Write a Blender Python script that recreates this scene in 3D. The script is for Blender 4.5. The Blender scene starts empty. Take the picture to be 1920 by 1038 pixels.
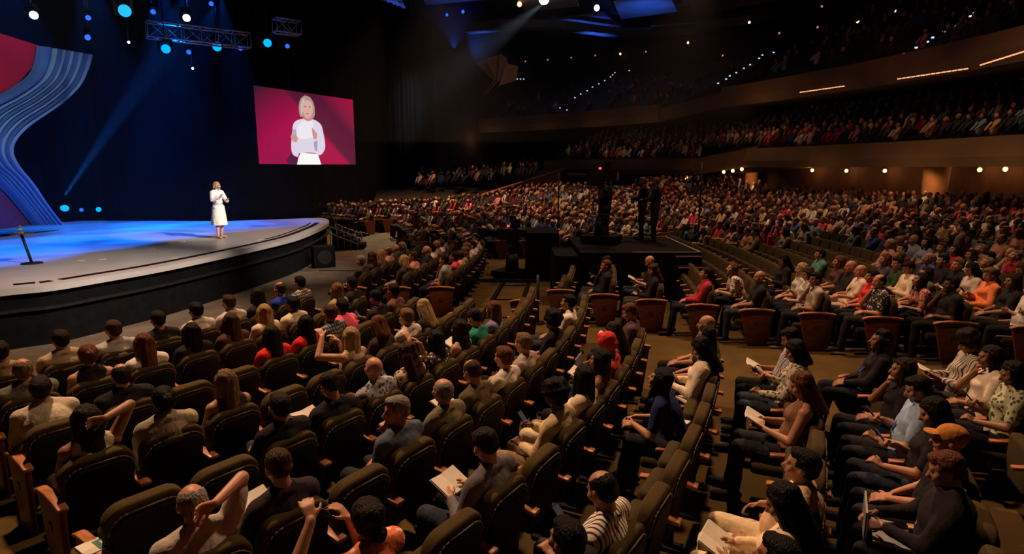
import bpy, math, random
import numpy as np
from mathutils import Vector, Matrix
rnd = random.Random(7)
C = bpy.context.scene.collection
# ------------------------------------------------------------------ camera, world, exposure
ZC = 3.3                       # eye height above the pit floor
FPX, PITCH = 1137.6, 0.177
cam_d = bpy.data.cameras.new('camera'); cam = bpy.data.objects.new('camera', cam_d); C.objects.link(cam)
cam.location = (0, 0, ZC); cam.rotation_euler = (math.pi/2-PITCH, 0, 0)
cam_d.sensor_width = 36; cam_d.lens = FPX*36/1920; cam_d.clip_end = 300; cam_d.clip_start = .05
sc = bpy.context.scene; sc.camera = cam
world = bpy.data.worlds.new('world'); sc.world = world; world.use_nodes = True
world.node_tree.nodes['Background'].inputs[0].default_value = (0.35, 0.22, 0.13, 1)
world.node_tree.nodes['Background'].inputs[1].default_value = 0.0025
sc.view_settings.view_transform = 'Standard'; sc.view_settings.look = 'None'
sc.view_settings.exposure = 0.0; sc.view_settings.gamma = 1; sc.view_settings.use_curve_mapping = False
sc.cycles.use_denoising = True
sc.cycles.max_bounces = 4; sc.cycles.diffuse_bounces = 2; sc.cycles.glossy_bounces = 2
sc.cycles.transmission_bounces = 4; sc.cycles.transparent_max_bounces = 8; sc.cycles.volume_bounces = 0
sc.cycles.sample_clamp_indirect = 3; sc.cycles.use_light_tree = True
cP, sP = math.cos(PITCH), math.sin(PITCH)
def ray(px, py):
    X = (px-960)/FPX; V = (py-519)/FPX
    return Vector((X, cP-V*sP, -sP-V*cP))
def atz(px, py, z):            # point on the horizontal plane z (world) seen at a pixel of the photo
    r = ray(px, py); return Vector((0, 0, ZC)) + r*((z-ZC)/r.z)
def aty(px, py, y):
    r = ray(px, py); return Vector((0, 0, ZC)) + r*(y/r.y)
def atx(px, py, x):
    r = ray(px, py); return Vector((0, 0, ZC)) + r*(x/r.x)
def proj(p):
    d = p[1]*cP-(p[2]-ZC)*sP; v = -(p[1]*sP+(p[2]-ZC)*cP)
    if d < .1: return (-9999, -9999, d)
    return (960+FPX*p[0]/d, 519+FPX*v/d, d)
# ------------------------------------------------------------------ lights of the hall
def area_light(name, loc, target, size, power, col, spread=math.pi, shape='DISK'):
    l = bpy.data.lights.new(name, 'AREA'); l.shape = shape; l.size = size; l.energy = power; l.color = col; l.spread = spread
    o = bpy.data.objects.new(name, l); C.objects.link(o); o.location = loc
    o.rotation_euler = (Vector(target)-Vector(loc)).to_track_quat('-Z', 'Y').to_euler(); return o
def spot_light(name, loc, target, power, col, ang, blend=.5, rad=.08):
    l = bpy.data.lights.new(name, 'SPOT'); l.energy = power; l.color = col; l.spot_size = ang; l.spot_blend = blend; l.shadow_soft_size = rad
    o = bpy.data.objects.new(name, l); C.objects.link(o); o.location = loc
    o.rotation_euler = (Vector(target)-Vector(loc)).to_track_quat('-Z', 'Y').to_euler(); return o
WARM = (1, .58, .32)
# dimmed house lights high above the seats
area_light('house_light', (-7, 11, 14), (-2, 5, 0), .8, 760, WARM, math.radians(95))
area_light('house_light', (5, 13, 14), (3, 7, 0), .8, 480, WARM, math.radians(95))
area_light('house_light', (4, 24, 14), (5, 23, 0), 1.0, 400, WARM, math.radians(100))
area_light('house_light', (-4, 33, 14), (-3, 31, 0), 1.0, 900, WARM, math.radians(90))
area_light('house_light', (13, 22, 14), (13, 20, 0), 1.0, 190, (1, .50, .26), math.radians(90))
area_light('house_light', (10, 34, 14), (8, 33, 0), 1.0, 190, (1, .50, .26), math.radians(80))
# stage key and blue wash
spot_light('stage_key_light', (6, 10, 12), (-9.1, 18.4, 2.4), 15000, (1, .86, .74), math.radians(7), .6, .15)
spot_light('stage_key_light', (1, 33, 12), (-7.9, 20.0, 1.2), 2200, (1, .86, .78), math.radians(20), .9, .2)
spot_light('stage_front_light', (4, 6, 12), (-8.2, 12.9, 1.15), 17000, (1, .86, .76), math.radians(21), .9, .3)
spot_light('stage_front_light', (5, 11, 12), (-7.6, 19.2, 1.15), 14000, (1, .86, .76), math.radians(19), .9, .3)
for bx_, by_, br_ in ((-14.6, 21.6, .7), (-14.6, 23.6, .8), (-12.6, 24.2, .7), (-13.6, 11.8, 1), (-13.3, 14.6, 1), (-12.8, 17.4, 1), (-12.2, 20.0, 1), (-11.2, 22.4, .9), (-10.0, 24.2, .6)):
    spot_light('blue_wash_light', (max(bx_-.9, -14.5) if bx_ > -14 else -11.5, by_+(0 if bx_ > -14 else 1.5), 9.6), (bx_-.35, by_, 1.15), 8000*br_, (.0, .14, 1), math.radians(38), .35, .05)
# ------------------------------------------------------------------ node materials
def mat(name, col=(.5, .5, .5), rough=.8, objcol=False, noise=None, bump=None, spec=.3, metal=0, emit=None, pattern=None, attr=None):
    m = bpy.data.materials.new(name); m.use_nodes = True; nt = m.node_tree; N = nt.nodes; L = nt.links
    b = N['Principled BSDF']; b.inputs['Roughness'].default_value = rough; b.inputs['Metallic'].default_value = metal
    b.inputs['Specular IOR Level'].default_value = spec; b.inputs['Base Color'].default_value = (*col, 1)
    src = None
    if objcol: src = N.new('ShaderNodeObjectInfo').outputs['Color']
    if attr:
        a = N.new('ShaderNodeAttribute'); a.attribute_name = attr; src = a.outputs['Color']
    tc = N.new('ShaderNodeTexCoord')
    def mix(kind, fac, a, bb):
        x = N.new('ShaderNodeMix'); x.data_type = 'RGBA'; x.blend_type = kind
        for s, v in ((x.inputs[0], fac), (x.inputs[6], a), (x.inputs[7], bb)):
            if hasattr(v, 'links'): L.new(v, s)
            elif isinstance(v, (tuple, list)): s.default_value = (*v[:3], 1)
            else: s.default_value = v
        return x.outputs[2]
    def ramp(fac, *stops, interp='LINEAR'):
        r = N.new('ShaderNodeValToRGB'); r.color_ramp.interpolation = interp
        e = r.color_ramp.elements
        while len(e) < len(stops): e.new(.5)
        for el, (p, c) in zip(e, stops): el.position = p; el.color = (*c, 1) if isinstance(c, (tuple, list)) else (c, c, c, 1)
        L.new(fac, r.inputs[0]); return r.outputs[0]
    def mapped(scale):
        mp = N.new('ShaderNodeMapping'); mp.inputs['Scale'].default_value = scale if isinstance(scale, tuple) else (scale,)*3
        L.new(tc.outputs['Object'], mp.inputs[0]); return mp.outputs[0]
    cur = src if src is not None else col
    if noise:
        sc_, lo, hi = noise
        n = N.new('ShaderNodeTexNoise'); n.inputs['Scale'].default_value = 1; n.inputs['Detail'].default_value = 3
        L.new(mapped(sc_), n.inputs['Vector'])
        cur = mix('MULTIPLY', 1.0, cur, ramp(n.outputs['Fac'], (.3, lo), (.7, hi)))
    if pattern == 'stripe':
        w = N.new('ShaderNodeTexWave'); w.inputs['Scale'].default_value = 9; w.bands_direction = 'X'; L.new(tc.outputs['Object'], w.inputs['Vector'])
        cur = mix('MIX', ramp(w.outputs['Fac'], (.6, 0.0), (.75, 1.0)), cur, (.07, .06, .10))
    if pattern == 'floral':
        v = N.new('ShaderNodeTexVoronoi'); v.inputs['Scale'].default_value = 24; L.new(tc.outputs['Object'], v.inputs['Vector'])
        cur = mix('MIX', ramp(v.outputs['Distance'], (.25, 1.0), (.4, 0.0)), cur, (.75, .68, .55))
    if pattern == 'floral_dark':
        v = N.new('ShaderNodeTexVoronoi'); v.inputs['Scale'].default_value = 22; L.new(tc.outputs['Object'], v.inputs['Vector'])
        cur = mix('MIX', ramp(v.outputs['Distance'], (.3, 1.0), (.45, 0.0)), cur, (.06, .05, .07))
    if pattern == 'plaid':
        o1 = []
        for dr in ('X', 'Z'):
            w = N.new('ShaderNodeTexWave'); w.inputs['Scale'].default_value = 7; w.bands_direction = dr; L.new(tc.outputs['Object'], w.inputs['Vector']); o1.append(w.outputs['Fac'])
        cur = mix('MULTIPLY', .8, cur, ramp(o1[0], (.4, .12), (.6, 1.0)))
        cur = mix('MULTIPLY', .8, cur, ramp(o1[1], (.4, .12), (.6, 1.0)))
    if pattern == 'wood':
        w = N.new('ShaderNodeTexNoise'); w.inputs['Scale'].default_value = 1; w.inputs['Detail'].default_value = 5
        L.new(mapped((40, 5, 40)), w.inputs['Vector'])
        cur = mix('MULTIPLY', 1.0, cur, ramp(w.outputs['Fac'], (.3, .55), (.7, 1.1)))
    if pattern == 'skin':
        a = N.new('ShaderNodeAttribute'); a.attribute_name = 'feat'
        sp = N.new('ShaderNodeSeparateColor'); L.new(a.outputs['Color'], sp.inputs[0])
        cur = mix('MIX', sp.outputs[0], cur, (.02, .012, .01))
        cur = mix('MIX', sp.outputs[1], cur, (.35, .07, .05))
    if cur is not col and hasattr(cur, 'links'): L.new(cur, b.inputs['Base Color'])
    if bump:
        bs, st = bump; n = N.new('ShaderNodeTexNoise'); n.inputs['Scale'].default_value = 1; n.inputs['Detail'].default_value = 3
        L.new(mapped(bs), n.inputs['Vector']); bn = N.new('ShaderNodeBump'); bn.inputs['Strength'].default_value = st; bn.inputs['Distance'].default_value = .02
        L.new(n.outputs['Fac'], bn.inputs['Height']); L.new(bn.outputs[0], b.inputs['Normal'])
    if emit:
        b.inputs['Emission Color'].default_value = (*emit[0], 1); b.inputs['Emission Strength'].default_value = emit[1]
    m['_h'] = 0
    return m
M = {}
M['skin'] = mat('skin', rough=.5, objcol=True, pattern='skin', spec=.4, noise=(30, .88, 1.05))
M['cloth'] = mat('cloth', rough=.9, objcol=True, noise=(9, .82, 1.05), bump=((14, 14, 9), .8), spec=.15)
for p in ('stripe', 'floral', 'floral_dark', 'plaid'): M[p] = mat('cloth_'+p, rough=.9, objcol=True, pattern=p, bump=((14, 14, 9), .7), spec=.15)
M['hair'] = mat('hair', rough=.55, objcol=True, noise=((70, 70, 9), .45, 1.35), bump=((90, 90, 10), 1.0), spec=.14)
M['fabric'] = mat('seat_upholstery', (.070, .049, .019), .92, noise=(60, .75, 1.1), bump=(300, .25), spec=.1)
M['cushion'] = mat('cushion_fabric_shaded', (.055, .041, .020), .92, noise=(60, .75, 1.1), bump=(300, .25), spec=.1)  # same upholstery, darkened in colour to stand in for dimmer light
M['shell'] = mat('seat_shell', (.012, .009, .008), .75, noise=(8, .8, 1.2), spec=.15)
M['piping'] = mat('seat_piping', (.15, .115, .055), .7, noise=(50, .8, 1.1))
M['wood'] = mat('armrest_wood', (.46, .17, .065), .4, pattern='wood', spec=.4)
M['panelwood'] = mat('end_panel_wood', (.15, .042, .018), .45, pattern='wood')
M['emblem'] = mat('emblem_metal', (.07, .04, .025), .5, noise=(40, .8, 1.2))
M['black'] = mat('black_paint', (.006, .0055, .0055), .8, noise=(5, .7, 1.2), spec=.06)
M['blackmetal'] = mat('black_metal', (.02, .018, .018), .45, noise=(9, .8, 1.2), metal=.3)
M['drape'] = mat('black_drape', (.0035, .004, .005), .95, noise=((3, 3, .3), .5, 1.3), bump=((7, 7, .3), 1), spec=.05)
M['grey'] = mat('grey_metal', (.33, .32, .33), .45, noise=(12, .8, 1.1), metal=.4)
M['truss'] = mat('aluminium_truss', (.45, .47, .5), .4, noise=(12, .8, 1.1), metal=.6)
M['paper'] = mat('paper', (.72, .66, .57), .8, noise=(25, .9, 1.02))
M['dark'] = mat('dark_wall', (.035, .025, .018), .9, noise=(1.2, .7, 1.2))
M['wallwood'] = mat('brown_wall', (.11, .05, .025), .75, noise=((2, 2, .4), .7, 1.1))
M['fascia'] = mat('balcony_fascia', (.12, .075, .038), .8, noise=(.8, .85, 1.1))
M['column'] = mat('column_plaster', (.42, .2, .09), .8, noise=(2, .8, 1.1))
M['stone'] = mat('rough_stone', (.26, .17, .06), .9, noise=(2.2, .45, 1.3), bump=(3, 1))
M['rail'] = mat('rail_wood', (.4, .12, .07), .5, noise=(5, .8, 1.1))
M['crowd'] = mat('crowd_cloth', rough=.85, attr='col', noise=(20, .85, 1.05), spec=.15)
M['farseat'] = mat('far_seat_fabric_shaded', (.032, .026, .013), .9, noise=(6, .7, 1.2), spec=.1)  # seat upholstery with the dimness of the far rows put into its colour
def emat(name, col, s):
    return mat(name, (.02, .02, .02), .5, emit=(col, s), noise=(5, .9, 1.0))
M['cyan'] = emat('lens_cyan', (0.0, .32, 1), 1.7); M['blue'] = emat('lens_blue', (0.015, .11, 1), 1.7)
M['white_lens'] = emat('lens_white', (.75, .9, 1), 8); M['warm_lens'] = emat('lens_warm', (1, .5, .22), 3)
M['warm_dim'] = emat('lens_warm_dim', (1, .35, .14), .7); M['step_lens'] = emat('lens_step', (.45, .66, 1), 1.3)
M['strip_lens'] = emat('lens_strip', (1, .42, .2), 1.3); M['red_lens'] = emat('lens_red', (1, .03, .04), 5)
# ------------------------------------------------------------------ mesh helpers
class MB:
    def __init__(s): s.v = []; s.f = []; s.mi = []; s.n = 0
    def add(s, V, F, mi=0):
        s.v += [tuple(p) for p in V]; s.f += [tuple(i+s.n for i in f) for f in F]; s.mi += [mi]*len(F); s.n += len(V); return s
    def box(s, c, d, M4=None, mi=0):
        V = [Vector((c[0]+x*d[0]/2, c[1]+y*d[1]/2, c[2]+z*d[2]/2)) for x in (-1, 1) for y in (-1, 1) for z in (-1, 1)]
        if M4 is not None: V = [M4@v for v in V]
        return s.add(V, [(0, 1, 3, 2), (4, 6, 7, 5), (0, 4, 5, 1), (2, 3, 7, 6), (0, 2, 6, 4), (1, 5, 7, 3)], mi)
    def tube(s, p0, r0, p1, r1, n=10, mi=0, caps=True):
        p0 = Vector(p0); p1 = Vector(p1); d = (p1-p0)
        q = d.to_track_quat('Z', 'Y'); L = d.length
        V = []; 
        for z, r in ((0, r0), (L, r1)):
            for i in range(n):
                a = 2*math.pi*i/n; V.append(p0+q@Vector((r*math.cos(a), r*math.sin(a), z)))
        F = [(i, (i+1) % n, n+(i+1) % n, n+i) for i in range(n)]
        if caps: F += [tuple(range(n-1, -1, -1)), tuple(range(n, 2*n))]
        return s.add(V, F, mi)
    def capsule(s, p0, r0, p1, r1, n=12, k=4, side=None, flat=1.0, mi=0):
        p0 = Vector(p0); p1 = Vector(p1); d = p1-p0; L = d.length
        if L < 1e-6: d = Vector((0, 0, 1))
        z = d.normalized(); x = Vector(side) if side else Vector((1, 0, 0))
        if abs(z.dot(x.normalized())) > .95: x = Vector((0, 1, 0))
        y = z.cross(x).normalized(); x = y.cross(z).normalized()
        rings = [(-r0*math.cos(t), r0*math.sin(t)) for t in [math.pi/2*i/k for i in range(1, k+1)]]
        rings += [(L+r1*math.sin(t), r1*math.cos(t)) for t in [math.pi/2*i/k for i in range(0, k)]]
        V = [p0-z*r0]
        for h, r in rings:
            for i in range(n):
                a = 2*math.pi*i/n; V.append(p0+z*h+x*(r*math.cos(a))+y*(r*flat*math.sin(a)))
        V.append(p0+z*(L+r1)); e = len(V)-1
        F = [(0, 1+(i+1) % n, 1+i) for i in range(n)]
        for j in range(len(rings)-1):
            b = 1+j*n; F += [(b+i, b+(i+1) % n, b+n+(i+1) % n, b+n+i) for i in range(n)]
        b = 1+(len(rings)-1)*n; F += [(b+i, b+(i+1) % n, e) for i in range(n)]
        return s.add(V, F, mi)
    def ell(s, c, r, M4=None, n=14, k=9, mi=0):
        V = []; F = []
        V.append(Vector((0, 0, -1)))
        for j in range(1, k):
            t = -math.pi/2+math.pi*j/k
            for i in range(n):
                a = 2*math.pi*i/n; V.append(Vector((math.cos(t)*math.cos(a), math.cos(t)*math.sin(a), math.sin(t))))
        V.append(Vector((0, 0, 1))); e = len(V)-1
        F += [(0, 1+(i+1) % n, 1+i) for i in range(n)]
        for j in range(k-2):
            b = 1+j*n; F += [(b+i, b+(i+1) % n, b+n+(i+1) % n, b+n+i) for i in range(n)]
        b = 1+(k-2)*n; F += [(b+i, b+(i+1) % n, e) for i in range(n)]
        V = [Vector((c[0]+v.x*r[0], c[1]+v.y*r[1], c[2]+v.z*r[2])) for v in V]
        if M4 is not None: V = [M4@v for v in V]
        return s.add(V, F, mi)
    def prism(s, poly, p0, p1, mi=0):     # poly: list of 3D points (planar), swept by vector p1-p0
        d = Vector(p1)-Vector(p0); n = len(poly)
        V = [Vector(p) for p in poly]+[Vector(p)+d for p in poly]
        F = [tuple(range(n-1, -1, -1)), tuple(range(n, 2*n))]+[(i, (i+1) % n, n+(i+1) % n, n+i) for i in range(n)]
        return s.add(V, F, mi)
    def mesh(s, name, mats=(), smooth=False):
        me = bpy.data.meshes.new(name); me.from_pydata([tuple(v) for v in s.v], [], s.f)
        for m in mats: me.materials.append(m)
        if len(mats) > 1: me.polygons.foreach_set('material_index', s.mi)
        if smooth: me.polygons.foreach_set('use_smooth', [True]*len(me.polygons))
        me.update(); return me
def link(name, data, parent=None, loc=None, rz=0):
    o = bpy.data.objects.new(name, data); C.objects.link(o)
    if parent: o.parent = parent
    if loc is not None: o.location = loc
    if rz: o.rotation_euler = (0, 0, rz)
    return o
def empty(name, loc=(0, 0, 0), rz=0): 
    o = link(name, None, None, loc, rz); o.empty_display_size = .1; return o
def tag(o, label, cat, group=None, kind=None):
    if label: o['label'] = label
    if cat: o['category'] = cat
    if group: o['group'] = group
    if kind: o['kind'] = kind
    return o
def struct(name, me, label=None, loc=None):
    o = link(name, me, None, loc); o['kind'] = 'structure'
    if label: o['label'] = label
    return o
def apply_mods(mb, name, mods, mats, smooth=True):
    me = mb.mesh(name+'_src', mats); o = bpy.data.objects.new(name, me); C.objects.link(o)
    for k, kw in mods:
        md = o.modifiers.new(k, k)
        for a, b in kw.items(): setattr(md, a, b)
    dg = bpy.context.evaluated_depsgraph_get()
    nm = bpy.data.meshes.new_from_object(o.evaluated_get(dg), depsgraph=dg); nm.name = name
    bpy.data.objects.remove(o); bpy.data.meshes.remove(me)
    if smooth: nm.polygons.foreach_set('use_smooth', [True]*len(nm.polygons))
    return nm
def copy_tree(o, parent=None):
    c = o.copy(); C.objects.link(c)
    if parent is not None: c.parent = parent
    for ch in [x for x in kids.get(o.name, [])]: copy_tree(ch, c)
    return c
kids = {}
# ================================================================== plan of the hall
CA = Vector((-12.96, 12.09)); CB = Vector((-28.0, 17.5))
RA0, PA, SA, TA = 12.5, .945, .56, 2.263
RB0, PB = 27.2, .9
def RB(x, y): return math.hypot(x-CB.x, y-CB.y)
def floorz(x, y):
    r = RB(x, y); t = min(max((r-23.6)/1.4, 0), 1); z = .2*t*t*(3-2*t)
    th = math.atan2(x-CB.x, y-CB.y); u = min(max((1.16-th)/.12, 0), 1)      # the side block by the steps climbs more steeply
    return z + max(0, r-33)*.05 + u*min(max(0, r-26.5), 9)*.085
# ---- floor
def build_floor():
    V = []; F = []; nr, na = 64, 90
    for i in range(nr+1):
        r = 14+ (i/nr)*42
        for j in range(na+1):
            a = .15+(j/na)*2.45
            x = CB.x+r*math.sin(a); y = CB.y+r*math.cos(a); V.append((x, y, floorz(x, y)))
    for i in range(nr):
        for j in range(na):
            a = i*(na+1)+j; F.append((a, a+1, a+na+2, a+na+1))
    mb = MB().add(V, F)
    m = mat('hall_floor', (.16, .10, .035), .9, spec=.1)
    nt = m.node_tree; N = nt.nodes; L = nt.links
    g = N.new('ShaderNodeNewGeometry'); sub = N.new('ShaderNodeVectorMath'); sub.operation = 'SUBTRACT'; sub.inputs[1].default_value = (STC.x, STC.y, 0)
    sx = N.new('ShaderNodeSeparateXYZ'); L.new(g.outputs['Position'], sx.inputs[0]); cb = N.new('ShaderNodeCombineXYZ')
    L.new(sx.outputs[0], cb.inputs[0]); L.new(sx.outputs[1], cb.inputs[1]); L.new(cb.outputs[0], sub.inputs[0])
    ln = N.new('ShaderNodeVectorMath'); ln.operation = 'LENGTH'; L.new(sub.outputs[0], ln.inputs[0])
    mp = N.new('ShaderNodeMapRange'); mp.inputs[1].default_value = 15; mp.inputs[2].default_value = 25; L.new(ln.outputs['Value'], mp.inputs[0])
    r = N.new('ShaderNodeValToRGB'); r.color_ramp.interpolation = 'CONSTANT'; L.new(mp.outputs[0], r.inputs[0]); e = r.color_ramp.elements
    while len(e) < 3: e.new(.5)
    e[0].position = 0; e[0].color = (.15, .11, .075, 1); e[1].position = .385; e[1].color = (.15, .15, .12, 1); e[2].position = .575; e[2].color = (.105, .064, .020, 1)
    n = N.new('ShaderNodeTexNoise'); n.inputs['Scale'].default_value = 1.6; n.inputs['Detail'].default_value = 6; L.new(g.outputs['Position'], n.inputs['Vector'])
    r2 = N.new('ShaderNodeValToRGB'); L.new(n.outputs['Fac'], r2.inputs[0]); r2.color_ramp.elements[0].position = .3; r2.color_ramp.elements[0].color = (.6, .6, .6, 1); r2.color_ramp.elements[1].position = .7
    x = N.new('ShaderNodeMix'); x.data_type = 'RGBA'; x.blend_type = 'MULTIPLY'; x.inputs[0].default_value = 1; L.new(r.outputs[0], x.inputs[6]); L.new(r2.outputs[0], x.inputs[7])
    L.new(x.outputs[2], N['Principled BSDF'].inputs['Base Color'])
    struct('floor', mb.mesh('floor', [m], True), 'sloping hall floor of brown carpet with grey-green ring before the stage')
STC = Vector((-24.0, 19.0)); STZ = 1.15
build_floor()
# ---- stage
def stage_edge():
    pts = []
    for px, py in ((0, 543), (100, 533), (200, 517), (300, 500), (400, 480), (500, 458), (560, 443), (600, 427), (614, 419), (617, 414), (612, 410), (600, 408)):
        pts.append(atz(px, py, STZ))
    return pts
EDGE = stage_edge()
E0 = EDGE[0]; dE = (EDGE[0]-EDGE[2]).normalized()
pre = [E0+dE*6+Vector((-2.2, 0, 0)), E0+dE*3.5+Vector((-.8, 0, 0)), E0+dE*1.5+Vector((-.15, 0, 0))]
def smooth_curve(P, n=6):
    out = []
    for i in range(len(P)-1):
        p0 = P[max(i-1, 0)]; p1 = P[i]; p2 = P[i+1]; p3 = P[min(i+2, len(P)-1)]
        for k in range(n):
            t = k/n; out.append(.5*((2*p1)+(p2-p0)*t+(2*p0-5*p1+4*p2-p3)*t*t+(3*p1-p0-3*p2+p3)*t**3))
    out.append(P[-1]); return out
EC = smooth_curve(pre+EDGE, 5)
back = [Vector((-11.8, 25.2, STZ)), Vector((-18.9, 25.4, STZ)), Vector((-18.9, 6, STZ))]
m_stage = mat('stage_floor', (.50, .45, .42), .32, noise=(1.4, .88, 1.05), bump=(60, .05), spec=.5)
def inset(pts, d):
    out = []
    for i, p in enumerate(pts):
        a = pts[max(i-1, 0)]; b = pts[min(i+1, len(pts)-1)]; t = (b-a); t.z = 0; t.normalize(); out.append(p+Vector((-t.y, t.x, 0))*d)
    return out
def strip_mesh(A, B, dz=0.0):
    mb = MB(); V = [Vector(p) for p in A]+[Vector(p) for p in B]; n = len(A)
    mb.add([v+Vector((0, 0, dz)) for v in V], [(i, i+1, n+i+1, n+i) for i in range(n-1)]); return mb
stage = empty('stage', (-12, 17, 0)); stage['kind'] = 'structure'; stage['label'] = 'curved thrust stage with pale glossy floor and black front'
def setp(o, parent): o.parent = parent; o.matrix_parent_inverse = parent.matrix_world.inverted() if False else Matrix.Translation(-parent.location); return o
top = [p.copy() for p in EC]+back
mb = MB(); mb.prism([p+Vector((0, 0, -.12)) for p in top], (0, 0, 0), (0, 0, .12)); setp(link('stage_floor', mb.mesh('stage_floor', [m_stage])), stage)
low = inset(EC, .12)
f_ = [p+Vector((0, 0, -.10)) for p in low]; g_ = [Vector((p.x, p.y, -.05)) for p in low]
setp(link('stage_front', strip_mesh(f_, g_).mesh('stage_front', [M['black']], True)), stage)
lip1 = [p+Vector((0, 0, -.40)) for p in inset(EC, .02)]; lip2 = [p+Vector((0, 0, -.44)) for p in inset(EC, .02)]
tr = MB()
for a, b in ((.02, .14),): 
    for i in range(len(EC)-1):
        A = inset(EC, a); B = inset(EC, b)
        tr.prism([A[i]+Vector((0, 0, -.46)), A[i+1]+Vector((0, 0, -.46)), B[i+1]+Vector((0, 0, -.46)), B[i]+Vector((0, 0, -.46))], (0, 0, 0), (0, 0, .05))
setp(link('front_ledge', tr.mesh('front_ledge', [M['blackmetal']])), stage)
# black footlight trough set in the apron, in cut segments
sl = MB(); I1 = inset(EC, .36); I2 = inset(EC, .54); I3 = inset(EC, .66)
for i in range(8, len(EC)-14):
    if i < 22 and i % 3 == 0: continue
    for a, b in (((I1, I2),) if i < len(EC)-28 else ((I1, I2), (I3, inset(EC, .74)))):
        sl.prism([a[i]+Vector((0, 0, .002)), a[i+1]+Vector((0, 0, .002)), b[i+1]+Vector((0, 0, .002)), b[i]+Vector((0, 0, .002))], (0, 0, 0), (0, 0, .006))
setp(link('footlight_trough', sl.mesh('footlight_trough', [M['black']])), stage)
# taped spike marks
tp = MB()
for px, py in ((285, 467), (320, 455), (342, 453), (152, 488), (192, 486), (328, 484), (465, 457), (488, 449), (483, 452), (420, 441), (560, 430)):
    p = atz(px, py, STZ); tp.box((p.x, p.y, STZ+.004), (.14, .05, .008))
setp(link('spike_tape', tp.mesh('spike_tape', [M['paper']])), stage)
# ---- scenic backdrop of wavy ribbons, standing in a plane along the back of the stage
SX = -16.0
def sp(px, py, off=0.0):
    p = atx(px, py, SX); p.x += off; return p
def crs(pts, n):
    P = [Vector((a, b, 0)) for a, b in pts]; c = smooth_curve(P, n); return [(v.x, v.y) for v in c]
Redge = crs([(171, 103), (163, 130), (146, 163), (110, 197), (55, 235), (28, 262), (21, 285), (33, 312), (60, 346), (88, 388), (114, 421)], 8)
Qedge = crs([(70, 86), (66, 115), (52, 143), (10, 172), (-45, 200), (-70, 240), (-72, 285), (-60, 305), (-25, 325), (22, 372), (62, 422)], 8)
scen = empty('scenic_backdrop', (SX, 20, STZ)); tag(scen, 'tall stage backdrop of blue-grey wavy ribbons beside red and purple fields', 'stage backdrop')
m_blue = mat('ribbon_blue', (.09, .18, .36), .7, noise=(.9, .75, 1.1)); m_pale = mat('ribbon_pale', (.30, .42, .58), .7, noise=(.9, .8, 1.1))
m_red = mat('backdrop_red', (.75, .012, .03), .7, noise=(.7, .8, 1.1)); m_pur = mat('backdrop_purple', (.22, .04, .09), .7, noise=(.7, .8, 1.1))
def lerp2(t, i): 
    a = Redge[i]; b = Qedge[i]; return (a[0]*(1-t)+b[0]*t, a[1]*(1-t)+b[1]*t)
nI = len(Redge)
def ribbon(t0, t1, m, bulge, off, name):
    K = 7; V = []; F = []
    for i in range(nI):
        for k in range(K):
            u = k/(K-1); x, y = lerp2(t0+(t1-t0)*u, i); V.append(sp(x, y, off+bulge*math.sin(math.pi*u)))
    for i in range(nI-1):
        for k in range(K-1):
            a = i*K+k; F.append((a, a+1, a+K+1, a+K))
    # back side closes the ribbon's thickness
    n0 = len(V)
    for i in range(nI):
        for u in (0, 1): x, y = lerp2(t0+(t1-t0)*u, i); V.append(sp(x, y, -.05))
    for i in range(nI-1):
        a = n0+2*i; F.append((a, a+2, a+3, a+1)); F.append((i*K, (i+1)*K, a+2, a)); F.append((i*K+K-1, a+1, a+3, (i+1)*K+K-1))
    o = setp(link(name, MB().add(V, F).mesh(name, [m], True)), scen); return o
ribbon(0, 1, m_blue, .02, 0, 'ribbon_base')
for a, b in ((0, .10), (.19, .27), (.36, .43), (.52, .58), (.68, .73)): 
    o = ribbon(a, b, m_pale, .10, .05, 'pale_ribbon')
for a, b in ((.11, .18), (.28, .35), (.44, .51), (.59, .67), (.75, .97)): ribbon(a, b, m_blue, .16, .03, 'blue_ribbon')
zt = sp(60, 83).z
redp = [sp(-60, 42, -.08), sp(80, 86, -.08), sp(66, 125, -.08), sp(40, 155, -.08), sp(-60, 215, -.08)]
setp(link('red_field', MB().prism(redp, (0, 0, 0), (-.05, 0, 0)).mesh('red_field', [m_red])), scen)
purp = [sp(-90, 250, -.08), sp(-55, 300, -.08), sp(-10, 330, -.08), sp(40, 380, -.08), sp(75, 420, -.08), sp(-90, 442, -.08)]
setp(link('purple_field', MB().prism(purp, (0, 0, 0), (-.05, 0, 0)).mesh('purple_field', [m_pur])), scen)
spot_light('backdrop_fill', (-8.5, 15, 10.5), (-16, 19.5, 4.6), 1500, (.62, .78, 1), math.radians(58), .5, .2)  # spot added only to brighten the backdrop
# ---- black stage drapes in folds, faintly caught by blue light
def drape(name, a, b, z0, z1, label, amp=.12, per=.55):
    a = Vector(a); b = Vector(b); L = (b-a).length; n = int(L/per*8); d = (b-a)/L; nn = Vector((-d.y, d.x))
    V = []; F = []
    for i in range(n+1):
        s = i/n*L; off = amp*(math.sin(2*math.pi*s/per)+.35*math.sin(2*math.pi*s/per*.43+1)); p = a+d*s+nn*off
        V += [(p.x, p.y, z0), (p.x, p.y, z1)]
    F = [(2*i, 2*i+2, 2*i+3, 2*i+1) for i in range(n)]
    return tag(link(name, MB().add(V, F).mesh(name, [M['drape']], True)), label, 'curtain', 'black drapes round the stage')
drape('stage_curtain', (-19.6, 8), (-19.6, 29), 0, 13, 'tall black pleated curtain behind the scenic backdrop')
drape('stage_curtain', (-19.5, 29.2), (-11.0, 36.0), 0, 13, 'tall black curtain beyond the bare corner of the stage, faintly blue lit')
drape('stage_curtain', (-10.8, 36), (-6.0, 47), 0, 14, 'tall black curtain hanging behind the video screen')
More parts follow.
